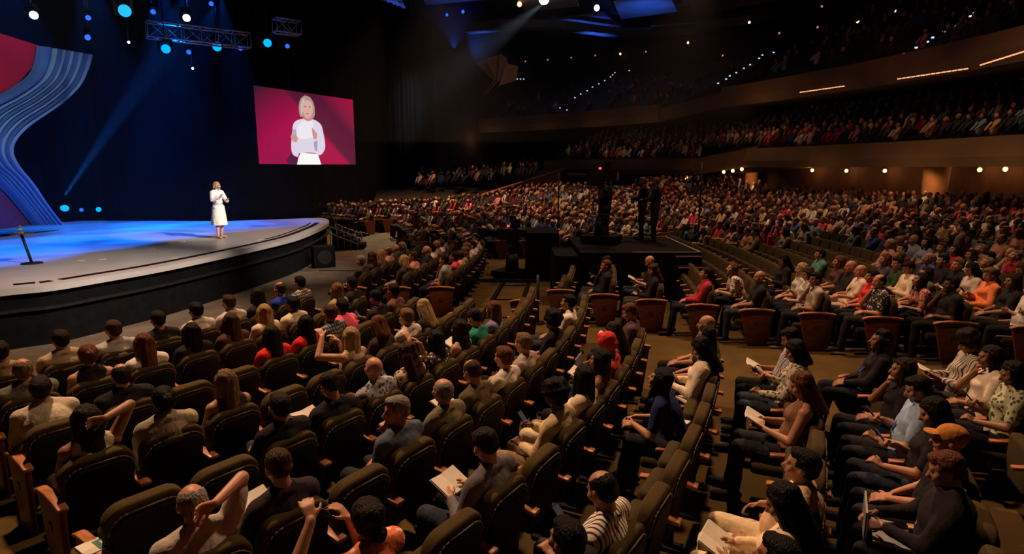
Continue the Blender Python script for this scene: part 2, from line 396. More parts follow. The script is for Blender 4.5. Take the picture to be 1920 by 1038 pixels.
spot_light('curtain_light', (-11.5, 26, 10.5), (-13.6, 32.5, 5.5), 260, (.05, .2, 1), math.radians(16), .8)
spot_light('curtain_light', (-9.2, 27, 10.5), (-10.8, 35.5, 5.5), 300, (.05, .2, 1), math.radians(15), .8)
# ---- video screen
DL = 29.0
q = [aty(477, 160, DL*1.0), aty(487, 307, DL*1.0)]
TLc = Vector((q[0].x, DL, q[0].z)); 
BLc = aty(486, 307, DL)
TLc = Vector((BLc.x, DL, aty(477, 160, DL).z))
BRc = None
DRr = DL*1.205
TRc = aty(662, 187, DRr); BR0 = aty(667, 308, DRr); TRc = Vector((BR0.x, DRr, TRc.z)); BRc = Vector((BR0.x, DRr, BR0.z))
scr = empty('video_screen', (BLc+BRc)/2); tag(scr, 'large hanging video screen showing the speaker in white against magenta', 'video screen')
sn = (BRc-BLc).cross(TLc-BLc).normalized()
if sn.dot(Vector((0, 0, ZC))-BLc) < 0: sn = -sn
fr = MB(); ex = (BRc-BLc).normalized()*.06; ez = Vector((0, 0, .06))
fr.prism([BLc-ex-ez-sn*.02, BRc+ex-ez-sn*.02, TRc+ex+ez-sn*.02, TLc-ex+ez-sn*.02], (0, 0, 0), -sn*.15)
setp(link('screen_frame', fr.mesh('screen_frame', [M['black']])), scr)
def screen_mat():
    m = bpy.data.materials.new('screen_picture'); m.use_nodes = True; nt = m.node_tree; N = nt.nodes; L = nt.links
    b = N['Principled BSDF']; b.inputs['Base Color'].default_value = (.02, .02, .02, 1)
    tc = N.new('ShaderNodeTexCoord'); mp = N.new('ShaderNodeMapping'); L.new(tc.outputs['UV'], mp.inputs[0])
    mp.inputs['Rotation'].default_value = (0, 0, math.radians(-33)); gr = N.new('ShaderNodeSeparateXYZ'); L.new(mp.outputs[0], gr.inputs[0])
    mr = N.new('ShaderNodeMapRange'); mr.inputs[1].default_value = -.05; mr.inputs[2].default_value = 1.35; L.new(gr.outputs[0], mr.inputs[0])
    r = N.new('ShaderNodeValToRGB'); L.new(mr.outputs[0], r.inputs[0]); e = r.color_ramp.elements
    st = [(0, (.05, .004, .02)), (.10, (.10, .004, .03)), (.26, (.36, .002, .065)), (.54, (.40, .002, .065)), (.60, (.11, .004, .03)), (.72, (.07, .004, .025)), (.92, (.20, .003, .04)), (1, (.40, .002, .05))]
    st = [(0.0, (.36, .002, .06)), (.18, (.33, .002, .06)), (.40, (.40, .002, .065)), (.57, (.40, .003, .06)), (.61, (.11, .006, .035)), (.78, (.09, .004, .03)), (.90, (.26, .003, .045)), (1, (.33, .002, .045))]
    while len(e) < len(st): e.new(.5)
    for el, (p, c) in zip(e, st): el.position = p; el.color = (*c, 1)
    # darker upper left corner of the picture's own background
    se = N.new('ShaderNodeSeparateXYZ'); L.new(tc.outputs['UV'], se.inputs[0])
    mm = N.new('ShaderNodeMath'); mm.operation = 'SUBTRACT'; L.new(se.outputs[1], mm.inputs[0]); L.new(se.outputs[0], mm.inputs[1])
    m2 = N.new('ShaderNodeMapRange'); m2.inputs[1].default_value = .25; m2.inputs[2].default_value = .95; L.new(mm.outputs[0], m2.inputs[0])
    x = N.new('ShaderNodeMix'); x.data_type = 'RGBA'; L.new(m2.outputs[0], x.inputs[0]); L.new(r.outputs[0], x.inputs[6]); x.inputs[7].default_value = (.055, .008, .022, 1)
    L.new(x.outputs[2], b.inputs['Emission Color']); b.inputs['Emission Strength'].default_value = 1.0
    return m
me = bpy.data.meshes.new('picture'); me.from_pydata([BLc, BRc, TRc, TLc], [], [(0, 1, 2, 3)]); uv = me.uv_layers.new(name='UVMap')
for i, c in enumerate(((0, 0), (1, 0), (1, 1), (0, 1))): uv.data[i].uv = c
me.materials.append(screen_mat()); pic = setp(link('picture', me), scr)
def onscreen(tx, ty, off):
    r = ray(460+tx/5.465, 140+ty/5.465); o = Vector((0, 0, ZC)); t = (BLc+sn*off-o).dot(sn)/r.dot(sn); return o+r*t
def fmat(name, col): return mat('screen_'+name, (.02, .02, .02), .6, emit=(col, 1.0), noise=(40, .9, 1.0))
layers = [('pictured_shadow', [(455, 920), (420, 880), (470, 800), (540, 860), (535, 920)], (.09, .006, .05)),
 ('pictured_blouse', [(590, 450), (650, 470), (690, 455), (770, 505), (800, 600), (818, 745), (770, 822), (700, 800), (560, 800), (540, 838), (490, 820), (470, 740), (480, 600), (500, 490)], (.72, .66, .80)),
 ('pictured_blouse_front', [(600, 470), (680, 470), (700, 560), (690, 640), (545, 650), (535, 540)], (.86, .80, .88)),
 ('pictured_sleeve_fold', [(700, 690), (740, 670), (735, 790), (712, 770)], (.38, .34, .50)),
 ('pictured_sleeve_fold', [(480, 560), (520, 560), (530, 700), (490, 610)], (.45, .40, .55)),
 ('pictured_skirt', [(570, 795), (745, 815), (778, 920), (530, 920), (545, 850)], (.95, .95, .92)),
 ('pictured_hand', [(465, 625), (500, 610), (535, 640), (530, 680), (500, 690), (475, 660)], (.62, .30, .28)),
 ('pictured_hand', [(684, 540), (700, 560), (735, 610), (725, 660), (700, 650), (685, 590)], (.62, .28, .26)),
 ('pictured_hair', [(560, 420), (548, 340), (560, 260), (595, 220), (625, 215), (670, 240), (705, 310), (712, 400), (700, 440), (670, 430), (580, 430)], (.42, .28, .25)),
 ('pictured_hair_light', [(565, 330), (580, 260), (610, 240), (598, 300), (585, 400), (590, 430), (572, 400)], (.62, .48, .44)),
 ('pictured_neck', [(605, 420), (672, 420), (690, 455), (645, 475), (600, 455)], (.55, .26, .24)),
 ('pictured_face', [(590, 300), (620, 262), (665, 275), (688, 320), (688, 390), (660, 440), (630, 445), (600, 405), (585, 350)], (.70, .40, .36)),
 ('pictured_eye', [(602, 324), (622, 322), (622, 331), (603, 333)], (.08, .04, .04)), ('pictured_eye', [(648, 325), (668, 327), (668, 335), (649, 334)], (.08, .04, .04)),
 ('pictured_mouth', [(620, 393), (652, 395), (640, 405), (626, 404)], (.45, .10, .12))]
for i, (nm, pts, col) in enumerate(layers):
    P = [onscreen(x, y, .004+.003*i) for x, y in pts]
    if len(pts) > 4 and nm not in ('pictured_skirt', 'pictured_shadow'): P = [Vector(v) for v in smooth_curve([P[-1]]+P+[P[0], P[1]], 4)][4:-4]
    me = bpy.data.meshes.new(nm); me.from_pydata(P, [], [tuple(range(len(P)))]); me.materials.append(fmat(nm, col)); setp(link(nm, me), scr)
# thin hanging cables
cb_ = MB()
for c in (TLc, TRc): cb_.tube(c, .012, c+Vector((0, 0, 6)), .012, 6)
setp(link('hanging_cable', cb_.mesh('hanging_cable', [M['blackmetal']])), scr)
# ---- moving lights above the stage
def head_meshes():
    b = MB(); b.capsule((0, 0, 0), .12, (0, 0, -.22), .15, 14); y = MB(); y.box((-.19, 0, .06), (.03, .1, .34)); y.box((.19, 0, .06), (.03, .1, .34)); y.box((0, 0, .24), (.41, .12, .05)); y.box((0, 0, .30), (.24, .2, .12))
    l = MB(); l.tube((0, 0, -.355), .13, (0, 0, -.375), .13, 16); return b.mesh('lamp_body', [M['black']], True), y.mesh('yoke', [M['black']]), l
HB, HY, HL = head_meshes()
def fixture(px, py, y, kind, s, aim, label, cat='stage light', group='moving lights hung over the stage', loc=None):
    p = loc if loc is not None else aty(px, py, y)
    o = empty('stage_light', p); o.scale = (s, s, s); tag(o, label, cat, group)
    d = (Vector(aim)-p).normalized(); 
    b = link('lamp_body', HB, o); lm = HL.mesh('lens', [M[kind]]); l = link('lens', lm, b); yk = link('yoke', HY, o)
    b.rotation_euler = (-d).to_track_quat('Z', 'Y').to_euler()
    if p.z > 4:
        rd = MB(); rd.tube((0, 0, .34), .018/s, (0, 0, (16.1-p.z)/s), .018/s, 6); link('hanging_rod', rd.mesh('hanging_rod', [M['blackmetal']]), o)
    else: bs_ = MB(); bs_.box((0, 0, -.3/s+.06), (.42, .34, .12)); bs_.box((0, -.12, -.12), (.3, .05, .26)); link('floor_base', bs_.mesh('floor_base', [M['black']]), o)
    return p
tocam = Vector((0, 0, ZC))
rowsL = [(60, 27, 17, 'white_lens', .75, (0, 4, 3), 'white-lit moving light at the far left above the red backdrop field'),
 (232, 19, 18.5, 'cyan', 1.25, (0, 2, 3), 'large cyan moving light above the left of the truss'),
 (349, 33, 21, 'white_lens', .85, (0, 2, 3), 'white-lit moving light just above the silver truss'),
 (310, 91, 22, 'cyan', 1.1, (0, 2, 3), 'cyan moving light below the left end of the truss'),
 (406, 87, 24, 'cyan', 1.2, (0, 2, 3), 'cyan moving light below the middle of the truss'),
 (501, 80, 26, 'cyan', 1.2, (0, 2, 3), 'cyan moving light below the right end of the truss'),
 (166, 31, 19, 'blue', .55, (-4, 4, 1), 'small blue moving light between the first white and the large cyan one'),
 (165, 68, 19.5, 'blue', .6, (-4, 4, 1), 'small blue moving light right above the tip of the ribbon backdrop'),
 (288, 20, 21, 'blue', .6, (-4, 4, 1), 'small blue moving light left of the white light by the truss'),
 (397, 5, 23, 'blue', .6, (-4, 4, 1), 'small blue moving light at the top, above the truss'),
 (355, 96, 22.6, 'blue', .6, (-4, 4, 1), 'small blue moving light hung between the two cyan lights'),
 (452, 89, 25, 'blue', .65, (-4, 4, 1), 'small blue moving light right of the middle cyan light'),
 (540, 85, 27, 'blue', .7, (-4, 4, 1), 'small blue moving light furthest right of the row')]
for r in rowsL: fixture(*r)
for px, py, y, lab in ((361, 128, 23, 'tiny white lamp hanging below the row of cyan lights'), (241, 79, 21, 'tiny white lamp hanging left of the truss')):
    fixture(px, py, y, 'white_lens', .3, (0, 2, 3), lab)
FL = atz(123, 415, STZ); FL2 = atz(190, 408, STZ); FL3 = atz(157, 408, STZ)
fixture(0, 0, 0, 'cyan', 1.15, (-9.6, 15, 12), 'bright blue moving light on the stage floor at the foot of the ribbons', group='moving lights on the stage floor', loc=FL+Vector((0, 0, .30)))
fixture(0, 0, 0, 'cyan', .8, (-9, 3, 9), 'second blue light on the stage floor, right of the bright one', group='moving lights on the stage floor', loc=FL2+Vector((0, 0, .3)))
fixture(0, 0, 0, 'blue', .6, (-9, 3, 9), 'small dim blue light between the two on the stage floor', group='moving lights on the stage floor', loc=FL3+Vector((0, 0, .3)))
# ---- truss
def truss(a, b, w, label):
    o = empty('lighting_truss', (a+b)/2); tag(o, label, 'truss'); d = (b-a).normalized(); L = (b-a).length; up = Vector((0, 0, 1)); sd = d.cross(up).normalized()
    ch = MB(); br = MB(); n = max(2, int(L/w))
    cs = [sd*(w/2*i)+up*(w/2*j) for i, j in ((-1, -1), (1, -1), (1, 1), (-1, 1))]
    for c in cs: ch.tube(a+c, .028, b+c, .028, 8)
    for i in range(n+1):
        p = a+d*(L*i/n)
        for k in range(4): br.tube(p+cs[k], .014, p+cs[(k+1) % 4], .014, 6)
        if i < n:
            q_ = a+d*(L*(i+1)/n)
            for k in range(4): br.tube((p if i % 2 else q_)+cs[k], .012, (q_ if i % 2 else p)+cs[(k+1) % 4], .012, 6)
    setp(link('chord_tube', ch.mesh('chord_tube', [M['truss']], True)), o); setp(link('brace', br.mesh('brace', [M['truss']], True)), o)
    hc = MB(); hc.tube(a+d*.5, .012, a+d*.5+up*5, .012, 6); hc.tube(b-d*.5, .012, b-d*.5+up*5, .012, 6); setp(link('hanging_cable', hc.mesh('hanging_cable', [M['blackmetal']])), o)
ta = aty(275, 55, 21.5); tb_ = aty(465, 49, 23.4); tb_.z = ta.z; truss(ta, tb_, .50, 'silver lighting truss hung high over the stage')
ta = aty(515, 47, 25.0); tb_ = aty(560, 46, 25.6); tb_.z = ta.z; truss(ta, tb_, .50, 'short dim truss section right of the long silver one')
spot_light('truss_light', (-9.5, 15, 9), aty(370, 50, 22.5), 30, (.8, .9, 1), math.radians(30), .8)
# ---- tall table with a glass on stage
tp_ = atz(60, 494, STZ); tt = empty('stage_table', tp_); tag(tt, 'slim black pedestal table at the left of the stage', 'table')
zz = aty(47, 437, tp_.y).z; topc = aty(46, 437, tp_.y+.1)
b = MB(); b.tube((0, 0, 0), .22, (0, 0, .025), .20, 24); link('base_plate', b.mesh('base_plate', [M['blackmetal']]), tt)
b = MB(); b.tube((0, 0, .02), .03, (topc.x-tp_.x, 0, topc.z-STZ), .03, 10); link('pole', b.mesh('pole', [M['blackmetal']], True), tt)
b = MB(); b.tube((topc.x-tp_.x, 0, topc.z-STZ), .24, (topc.x-tp_.x, 0, topc.z-STZ+.02), .24, 24); link('table_top', b.mesh('table_top', [M['wallwood']]), tt)
m_glass = mat('glass', (.7, .8, .9), .08, spec=.8); m_glass.node_tree.nodes['Principled BSDF'].inputs['Transmission Weight'].default_value = .8
b = MB(); b.tube((0, 0, 0), .045, (0, 0, .13), .052, 14); b.tube((0, 0, .13), .03, (0, 0, .17), .012, 14)
g = link('water_glass', b.mesh('water_glass', [m_glass], True), None, (topc.x, tp_.y, topc.z+.021)); tag(g, 'clear glass of water standing on the slim stage table', 'glass')
b = MB(); b.capsule((0, 0, .045), .05, (0, 0, .05), .05, 12); g = link('microphone', MB().capsule((0, 0, .03), .022, (.16, 0, .03), .028, 10).mesh('microphone', [M['grey']], True), None, (topc.x-.03, tp_.y-.12, topc.z+.0)); tag(g, 'small grey microphone lying on the slim stage table', 'microphone')
# ---- steps and handrails at the stage corner
st = empty('stage_steps', (-6.9, 25.2, 0)); tag(st, 'black steps leading off the far corner of the stage', 'steps')
s0 = Vector((-7.42, 24.7, 0)); sd = Vector((.97, .1, 0)).normalized(); sw = Vector((-.1, .97, 0)).normalized()
for i in range(5):
    h = .86-.16*i; p = s0+sd*(.05+.25*i); b = MB(); b.prism([p+sw*.05, p+sw*.05+sd*.25, p+sw*1.0+sd*.25, p+sw*1.0], (0, 0, 0), (0, 0, h)); setp(link('step', b.mesh('step', [M['black']])), st)
def handrail(side, label):
    o = empty('handrail', s0+sw*side); tag(o, label, 'handrail', 'handrails of the stage steps')
    pr = [s0+sw*side+sd*(.02+.27*i) for i in range(5)]; zt_ = lambda i: .98-.11*i
    for i, p in enumerate(pr):
        b = MB(); b.tube((p.x, p.y, 0), .018, (p.x, p.y, zt_(i)), .018, 8); setp(link('post', b.mesh('post', [M['grey']], True)), o)
    b = MB()
    for i in range(4):
        for dz in (0, -.28): b.tube((pr[i].x, pr[i].y, zt_(i)+dz), .018, (pr[i+1].x, pr[i+1].y, zt_(i+1)+dz), .018, 8)
    setp(link('rail_tube', b.mesh('rail_tube', [M['grey']], True)), o)
handrail(-.15, 'grey tubular handrail on the near side of the stage steps'); handrail(1.1, 'grey tubular handrail on the far side of the stage steps')
# subwoofer on the floor at the stage corner
pb = atz(607, 500, 0); o = empty('loudspeaker', pb, .5); tag(o, 'black loudspeaker on the floor against the corner of the stage front', 'loudspeaker')
b = MB(); b.box((0, 0, .36), (.7, .5, .72)); link('cabinet', b.mesh('cabinet', [M['black']]), o); b = MB(); b.tube((0, -.25, .36), .24, (0, -.27, .36), .24, 20); link('cone', b.mesh('cone', [M['blackmetal']]), o)
# floor cable across the ring
a = atz(598, 508, 0); c = atz(668, 508, 0); b = MB(); b.tube(a+Vector((0, 0, .012)), .012, c+Vector((0, 0, .012)), .012, 6)
g = link('floor_cable', b.mesh('floor_cable', [M['black']])); tag(g, 'thin black cable crossing the floor ring beside the stage', 'cable')
# ================================================================== walls, balconies, ceiling
def onR(px, R):                      # plan position on the ring of radius R in the direction of a photo column
    r = ray(px, 315); d = Vector((r.x, r.y)).normalized(); b = -CB.dot(d); c = CB.dot(CB)-R*R
    t = -b+math.sqrt(b*b-c); return d*t
def thB(px, R):
    p = onR(px, R); return math.atan2(p.x-CB.x, p.y-CB.y)
def ringpt(R, th, z): return Vector((CB.x+R*math.sin(th), CB.y+R*math.cos(th), z))
def ring_profile(prof, th0, th1, n, mats, name, zf=None):      # prof: closed list of (R, z); swept round the hall's centre
    V = []; F = []; k = len(prof)
    for i in range(n+1):
        t = i/n; th = th0+(th1-th0)*t; dz = zf(t) if zf else 0
        for R, z in prof: V.append(ringpt(R, th, z+dz))
    for i in range(n):
        for j in range(k):
            a = i*k+j; b = i*k+(j+1) % k; F.append((a, b, b+k, a+k))
    F.append(tuple(range(k))); F.append(tuple(n*k+j for j in range(k)))
    me = MB().add(V, F).mesh(name, mats); return me
z0 = ZC
def z_at(px, py, R):
    p = onR(px, R); return aty(px, py, p.y).z
# lower balcony: front at R 45
RB1 = 45.0
B1z = z_at(1600, 313, RB1)
t0, t1 = thB(1395, RB1), thB(2150, RB1)
fas1 = [(RB1, B1z), (RB1-.05, B1z+.35), (RB1+.05, B1z+1.05), (RB1+.35, B1z+1.05), (RB1+.4, B1z+.5), (RB1+12, B1z+4.3), (RB1+12, B1z+.1)]
struct('balcony_front', ring_profile(fas1, t0, t1, 40, [M['fascia']], 'balcony_front'), 'lower balcony with plain brown curved parapet over the back rows')
tA = thB(1062, RB1+3); B1l = z_at(1200, 327, RB1)
fas1b = [(R+ (0), z-B1z+B1l) for R, z in fas1]
struct('balcony_front', ring_profile([(R, z) for R, z in fas1b], tA, thB(1300, RB1), 20, [M['fascia']], 'balcony_side'), 'lower part of the balcony parapet behind the camera platform')
me = ring_profile([(RB1, B1l), (RB1, B1l+1.0), (RB1+.4, B1l+1.0), (RB1+12, B1l+4), (RB1+12, B1l)], thB(1300, RB1), t0, 8, [M['fascia']], 'balcony_step', zf=lambda t: t*(B1z-B1l))
struct('balcony_front', me, 'rising bend between the two heights of the lower balcony parapet')
# upper balcony: front at R 46
RB2 = 46.0; B2z = z_at(1920, 108, RB2)
fas2 = [(RB2, B2z), (RB2-.1, B2z+.5), (RB2-.05, B2z+1.2), (RB2+.3, B2z+1.2), (RB2+.4, B2z+.7), (RB2+13, B2z+6.0), (RB2+13, B2z+.6)]
struct('balcony_front', ring_profile(fas2, thB(1345, RB2), thB(2150, RB2), 40, [M['fascia']], 'upper_balcony'), 'upper balcony with brown curved parapet')
B2l = z_at(1020, 243, RB2)
fas2l = [(R, z-B2z+B2l) for R, z in fas2]
struct('balcony_front', ring_profile(fas2l, thB(806, RB2), thB(1232, RB2), 24, [M['fascia']], 'side_balcony'), 'side balcony with long thin lit parapet edge left of the seating')
B2m = z_at(1345, 200, RB2)
me = ring_profile([(RB2, B2l), (RB2, B2l+.9), (RB2+.4, B2l+.9), (RB2+12, B2l+4), (RB2+12, B2l)], thB(1232, RB2), thB(1345, RB2), 10, [M['fascia']], 'balcony_bend', zf=lambda t: t*(B2z-B2l))
struct('balcony_front', me, 'bend between the side balcony and the upper balcony parapets')
fx = MB()
# back wall with doors below the lower balcony
RW = 51.0; thw0, thw1 = thB(1040, RW), thB(2200, RW)
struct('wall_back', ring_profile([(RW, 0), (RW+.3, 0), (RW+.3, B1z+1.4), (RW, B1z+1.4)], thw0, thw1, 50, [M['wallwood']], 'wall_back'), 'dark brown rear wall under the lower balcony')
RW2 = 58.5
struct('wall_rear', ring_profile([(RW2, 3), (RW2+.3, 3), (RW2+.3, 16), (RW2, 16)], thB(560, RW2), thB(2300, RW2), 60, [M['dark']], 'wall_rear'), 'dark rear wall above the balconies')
# side wall beyond the stage and the stone terrace wall
b = MB(); p0 = Vector((-7.5, 47)); p1 = Vector((1.0, 64)); b.prism([(p0.x, p0.y, 0), (p1.x, p1.y, 0), (p1.x, p1.y, 16), (p0.x, p0.y, 16)], (0, 0, 0), (-.3, .2, 0)); struct('wall_side', b.mesh('wall_side', [M['dark']]), 'dark side wall beyond the video screen')
for px in (705, 722):
    p = aty(px, 300, 46); b = MB(); b.box((p.x, p.y, 7), (.45, .45, 14)); struct('wall_pilaster', b.mesh('wall_pilaster', [M['wallwood']]), 'narrow dark pilaster on the side wall beyond the screen')
# side terrace: sloping parapet with red rail over rough stone wall
TY = 40.0
pa, pb_ = aty(905, 366, TY-3), aty(1058, 318, TY+2)
def tw(pa, pb_, z0, m, name, label, th=.3):
    b = MB(); b.prism([(pa.x, pa.y, z0), (pb_.x, pb_.y, z0), tuple(pb_), tuple(pa)], (0, 0, 0), (-.15, th, 0)); return struct(name, b.mesh(name, [m]), label)
tw(pa, pb_, 0, M['stone'], 'wall_terrace', 'rough stone terrace wall below the sloping red rail')
pc = aty(640, 372, TY-8)
b = MB(); b.tube(pa+Vector((0, -.1, .05)), .07, pb_+Vector((0, -.1, .05)), .07, 8); tag(link('terrace_rail', b.mesh('terrace_rail', [M['rail']], True)), 'sloping reddish wooden rail along the top of the stone terrace wall', 'rail')
# terrace deck carrying the raised side seats
TD = [(aty(690, 374, 36), .6), (aty(905, 368, 38), .7), (pb_, .6), (aty(1060, 300, 46), .4), (aty(700, 330, 46), .4)]
b = MB(); b.prism([(p.x, p.y, p.z) for p in (aty(700, 378, 36), aty(905, 370, 38), aty(1050, 330, 42.5), aty(1050, 318, 50), aty(720, 322, 50))], (0, 0, -.2), (0, 0, -.4)); struct('terrace_floor', b.mesh('terrace_floor', [M['dark']]), 'raised terrace floor beside the far seats')
# columns under the balcony
for px, w, lab in ((1272, .55, 'slim plastered column behind the camera platform'), (1410, .7, 'orange-lit plastered column under the left end of the balcony'), (1757, .95, 'broad orange-lit plastered column under the balcony at the right')):
    p = onR(px, 49.0); b = MB(); b.tube((0, 0, 0), w/2*.85, (0, 0, .9), w/2, 20); b.tube((0, 0, .9), w/2, (0, 0, B1z+.8), w/2*1.2, 20)
    struct('column', b.mesh('column', [M['column']], True), lab, (p.x, p.y, 0))
# wall sconces
def lamp_thing(name, p, r, m, label, cat, group, hood=True):
    o = empty(name, p); tag(o, label, cat, group)
    l = MB(); l.ell((0, 0, 0), (r, r, r*1.1), n=10, k=6); link('bulb', l.mesh('bulb', [m], True), o)
    if hood:
        h = MB(); h.tube((0, 0, r*1.0), r*.8, (0, 0, r*1.6), r*.5, 10); h.box((0, r*.9, r*1.2), (r*.5, r*1.2, r*.5)); link('hood', h.mesh('hood', [M['blackmetal']]), o)
    return o
for i, (px, py) in enumerate(((1523, 319), (1587, 320), (1659, 320), (1740, 320), (1837, 318), (1885, 317))):
    p = onR(px, RW-.35); q_ = aty(px, py, p.y)
    lamp_thing('wall_sconce', q_, .10, M['warm_lens'], 'glowing wall sconce under the balcony, %s from the column at the right' % ('fourth to the left', 'third to the left', 'second to the left', 'first to the left', 'first to the right', 'second to the right')[i], 'wall lamp', 'sconces on the rear wall')
    pl = bpy.data.lights.new('sconce_light', 'POINT'); pl.energy = 12; pl.color = (1, .5, .2); pl.shadow_soft_size = .1; o = link('sconce_light', pl, None, q_+Vector((-.3, -.45, .05)))
for i, (px, py) in enumerate(((1357, 322), (1374, 320), (1391, 317))):
    p = onR(px, RB1-.15); q_ = aty(px, py, p.y); lamp_thing('downlight', q_, .10, M['warm_lens'], 'glowing downlight under the balcony bend, %s of three' % ('leftmost', 'middle', 'rightmost')[i], 'downlight', 'downlights under the balcony bend')
for i, (px, py) in enumerate(((1427, 317), (1466, 318))):
    p = onR(px, RW-.4); q_ = aty(px, py, p.y); lamp_thing('wall_sconce', q_, .07, M['warm_lens'], 'small glowing lamp right of the left balcony column, %s' % ('nearer to it', 'farther from it')[i], 'wall lamp', 'sconces on the rear wall')
p = onR(1310, RW-.4); q_ = aty(1300, 334, p.y); b = MB(); b.box((0, 0, 0), (.9, .08, .35)); tag(link('lit_sign', b.mesh('lit_sign', [emat('sign_lens', (1, .7, .4), .22)]), None, q_), 'small glowing box beside the slim column behind the platform', 'sign')
for px in (1415, 1680, 1890): pass
for nm, px, R, z, e in (('balcony_underlight', 1395, 46.9, B1z-.35, 110), ('balcony_underlight', 1720, 46.9, B1z-.35, 130), ('balcony_underlight', 1285, 47.3, B1z-.5, 30)):
    p = onR(px, R); spot_light(nm, (p.x, p.y, z), (p.x, p.y, 0) if 0 else tuple(onR(px, 49.0))+(1.0,), e, (1, .5, .2), math.radians(95), .6)
# small far lamps of the upper levels
ups = [(985, 115), (1027, 112), (1071, 108), (1116, 104), (1163, 101), (1211, 97), (1290, 80), (1405, 42), (1461, 62), (1533, 51), (1608, 40), (1680, 20), (1760, 3), (917, 78), (930, 90), (1355, 104), (1541, 12)]
def rr(p): return Vector((round(p.x, 3), round(p.y, 3), round(p.z, 3)))
for i, (px, py) in enumerate(ups):
    p = onR(px, RW2-.3); q_ = aty(px, py, p.y)
    big = (px in (1163, 1405, 1680, 1290, 1608))
    lamp_thing('wall_lamp', q_, 0.10 if big else .07, M['warm_lens'] if big else M['warm_dim'], '%s orange lamp on the top rear wall %s' % ('bright' if big else 'faint', 'above the side balcony' if px < 1230 else 'above the upper balcony'), 'wall lamp', 'lamps on the top rear wall')
mids = [(1453, 193), (1520, 188), (1593, 183), (1739, 168), (1825, 158), (1325, 225), (1197, 236), (1410, 240)]
for i, (px, py) in enumerate(mids):
    p = onR(px, RB2+8.5); q_ = aty(px, py, p.y); lamp_thing('wall_lamp', q_, .075, M['warm_lens'], 'small orange lamp glowing under the upper balcony' if px > 1300 else 'small orange lamp by the bend of the balconies', 'wall lamp', 'lamps under the upper balcony')
steps_ = [(1078, 183), (1089, 176), (1101, 170), (1111, 163), (1123, 157), (1134, 151), (1145, 144), (1149, 140), (1153, 136), (1180, 132), (1347, 156), (1362, 148), (1369, 142), (1381, 136), (1395, 128), (1407, 121), (1424, 109), (1430, 103), (1451, 98), (1696, 101), (1719, 89), (1740, 78), (1750, 70), (1771, 60), (1792, 49), (1810, 38), (1820, 30), (1828, 23), (1855, 25), (976, 148), (970, 148), (982, 148), (1097, 219), (1063, 206), (1050, 202)]
ss = sorted(steps_)
for (px, py) in steps_:
    fr_ = (px-1078)/75 if px < 1200 else (px-1347)/104 if px < 1500 else (px-1696)/160
    R = RB2+1.5+max(0, min(1, fr_))*7; p = onR(px, R); q_ = aty(px, py, p.y)
    b = MB(); b.ell((0, 0, 0), (.045, .045, .042), n=8, k=5); b.box((0, .05, 0), (.11, .04, .07))
    tag(link('step_light', b.mesh('step_light', [M['step_lens']]), None, q_), 'tiny blue-white step light on the %s balcony stairs' % ('side' if px < 1200 else 'middle' if px < 1500 else 'upper'), 'step light', 'step lights on the balcony stairs')
# led strips below the upper parapet
for i, (a, b_) in enumerate((((1500, 173), (1585, 161)), ((1683, 148), (1818, 128)), ((1838, 122), (1925, 95)))):
    p = onR(a[0], RB2-.12); q1 = aty(a[0], a[1], p.y); p = onR(b_[0], RB2-.12); q2 = aty(b_[0], b_[1], p.y); b = MB()
    n = 14
    for k in range(n): b.tube(q1.lerp(q2, k/n), .026, q1.lerp(q2, (k+.72)/n), .026, 6)
    tag(link('light_strip', b.mesh('light_strip', [M['strip_lens']])), 'glowing orange strip of small lamps below the upper parapet, %s of three' % ('leftmost', 'middle', 'rightmost')[i], 'strip light', 'strip lights below the upper parapet')
for px, z, R in ((1390, 205, RB2-.5), (1060, 245, RB2-.5)): pass
# parapet washes by unseen point lights added below the edges
for px, py, e in ((1390, 208, 30), (900, 262, 22), (1000, 262, 18), (1100, 256, 18), (1180, 250, 14), (1500, 322, 26), (1640, 322, 26), (1820, 322, 30), (1700, 330, 20)):
    p = onR(px, RB2-1.3 if py < 300 else RB1-1.4); q_ = aty(px, py, p.y); 
    l = bpy.data.lights.new('parapet_fill', 'POINT'); l.energy = e*.7; l.color = (1, .55, .25); l.shadow_soft_size = .2; link('parapet_fill', l, None, q_)
# wooden wing with fanned panels at the upper side (seen dimly under the haze)
wo = empty('acoustic_fan', aty(930, 150, 52)); tag(wo, 'fanned wooden acoustic panels high on the side wall', 'acoustic panel')
for k, pts in enumerate((((892, 118), (918, 108), (932, 133), (925, 150)), ((912, 110), (936, 102), (948, 130), (928, 150)), ((937, 100), (950, 108), (958, 140), (932, 152)), ((948, 118), (972, 124), (968, 150), (936, 160)))):
    P = [aty(x, y, 52-.4*k) for x, y in pts]; b = MB(); b.prism(P, (0, 0, 0), (0, .25, 0)); setp(link('fan_panel', b.mesh('fan_panel', [M['column']])), wo)
spot_light("fan_light", aty(945, 175, 48), aty(935, 128, 52), 16, (1, .55, .25), math.radians(60), .7)
for k, dy in enumerate((0, 3)):
    a = aty(905+k*3, 176+dy, 50); c = aty(928+k*3, 150+dy, 50); b = MB(); b.tube(a, .04, c, .04, 6)
    tag(link('stair_rail', b.mesh('stair_rail', [M['rail']])), 'thin lit stair rail below the wooden fan, %s one' % ('upper', 'lower')[k], 'rail', 'stair rails below the wooden fan')
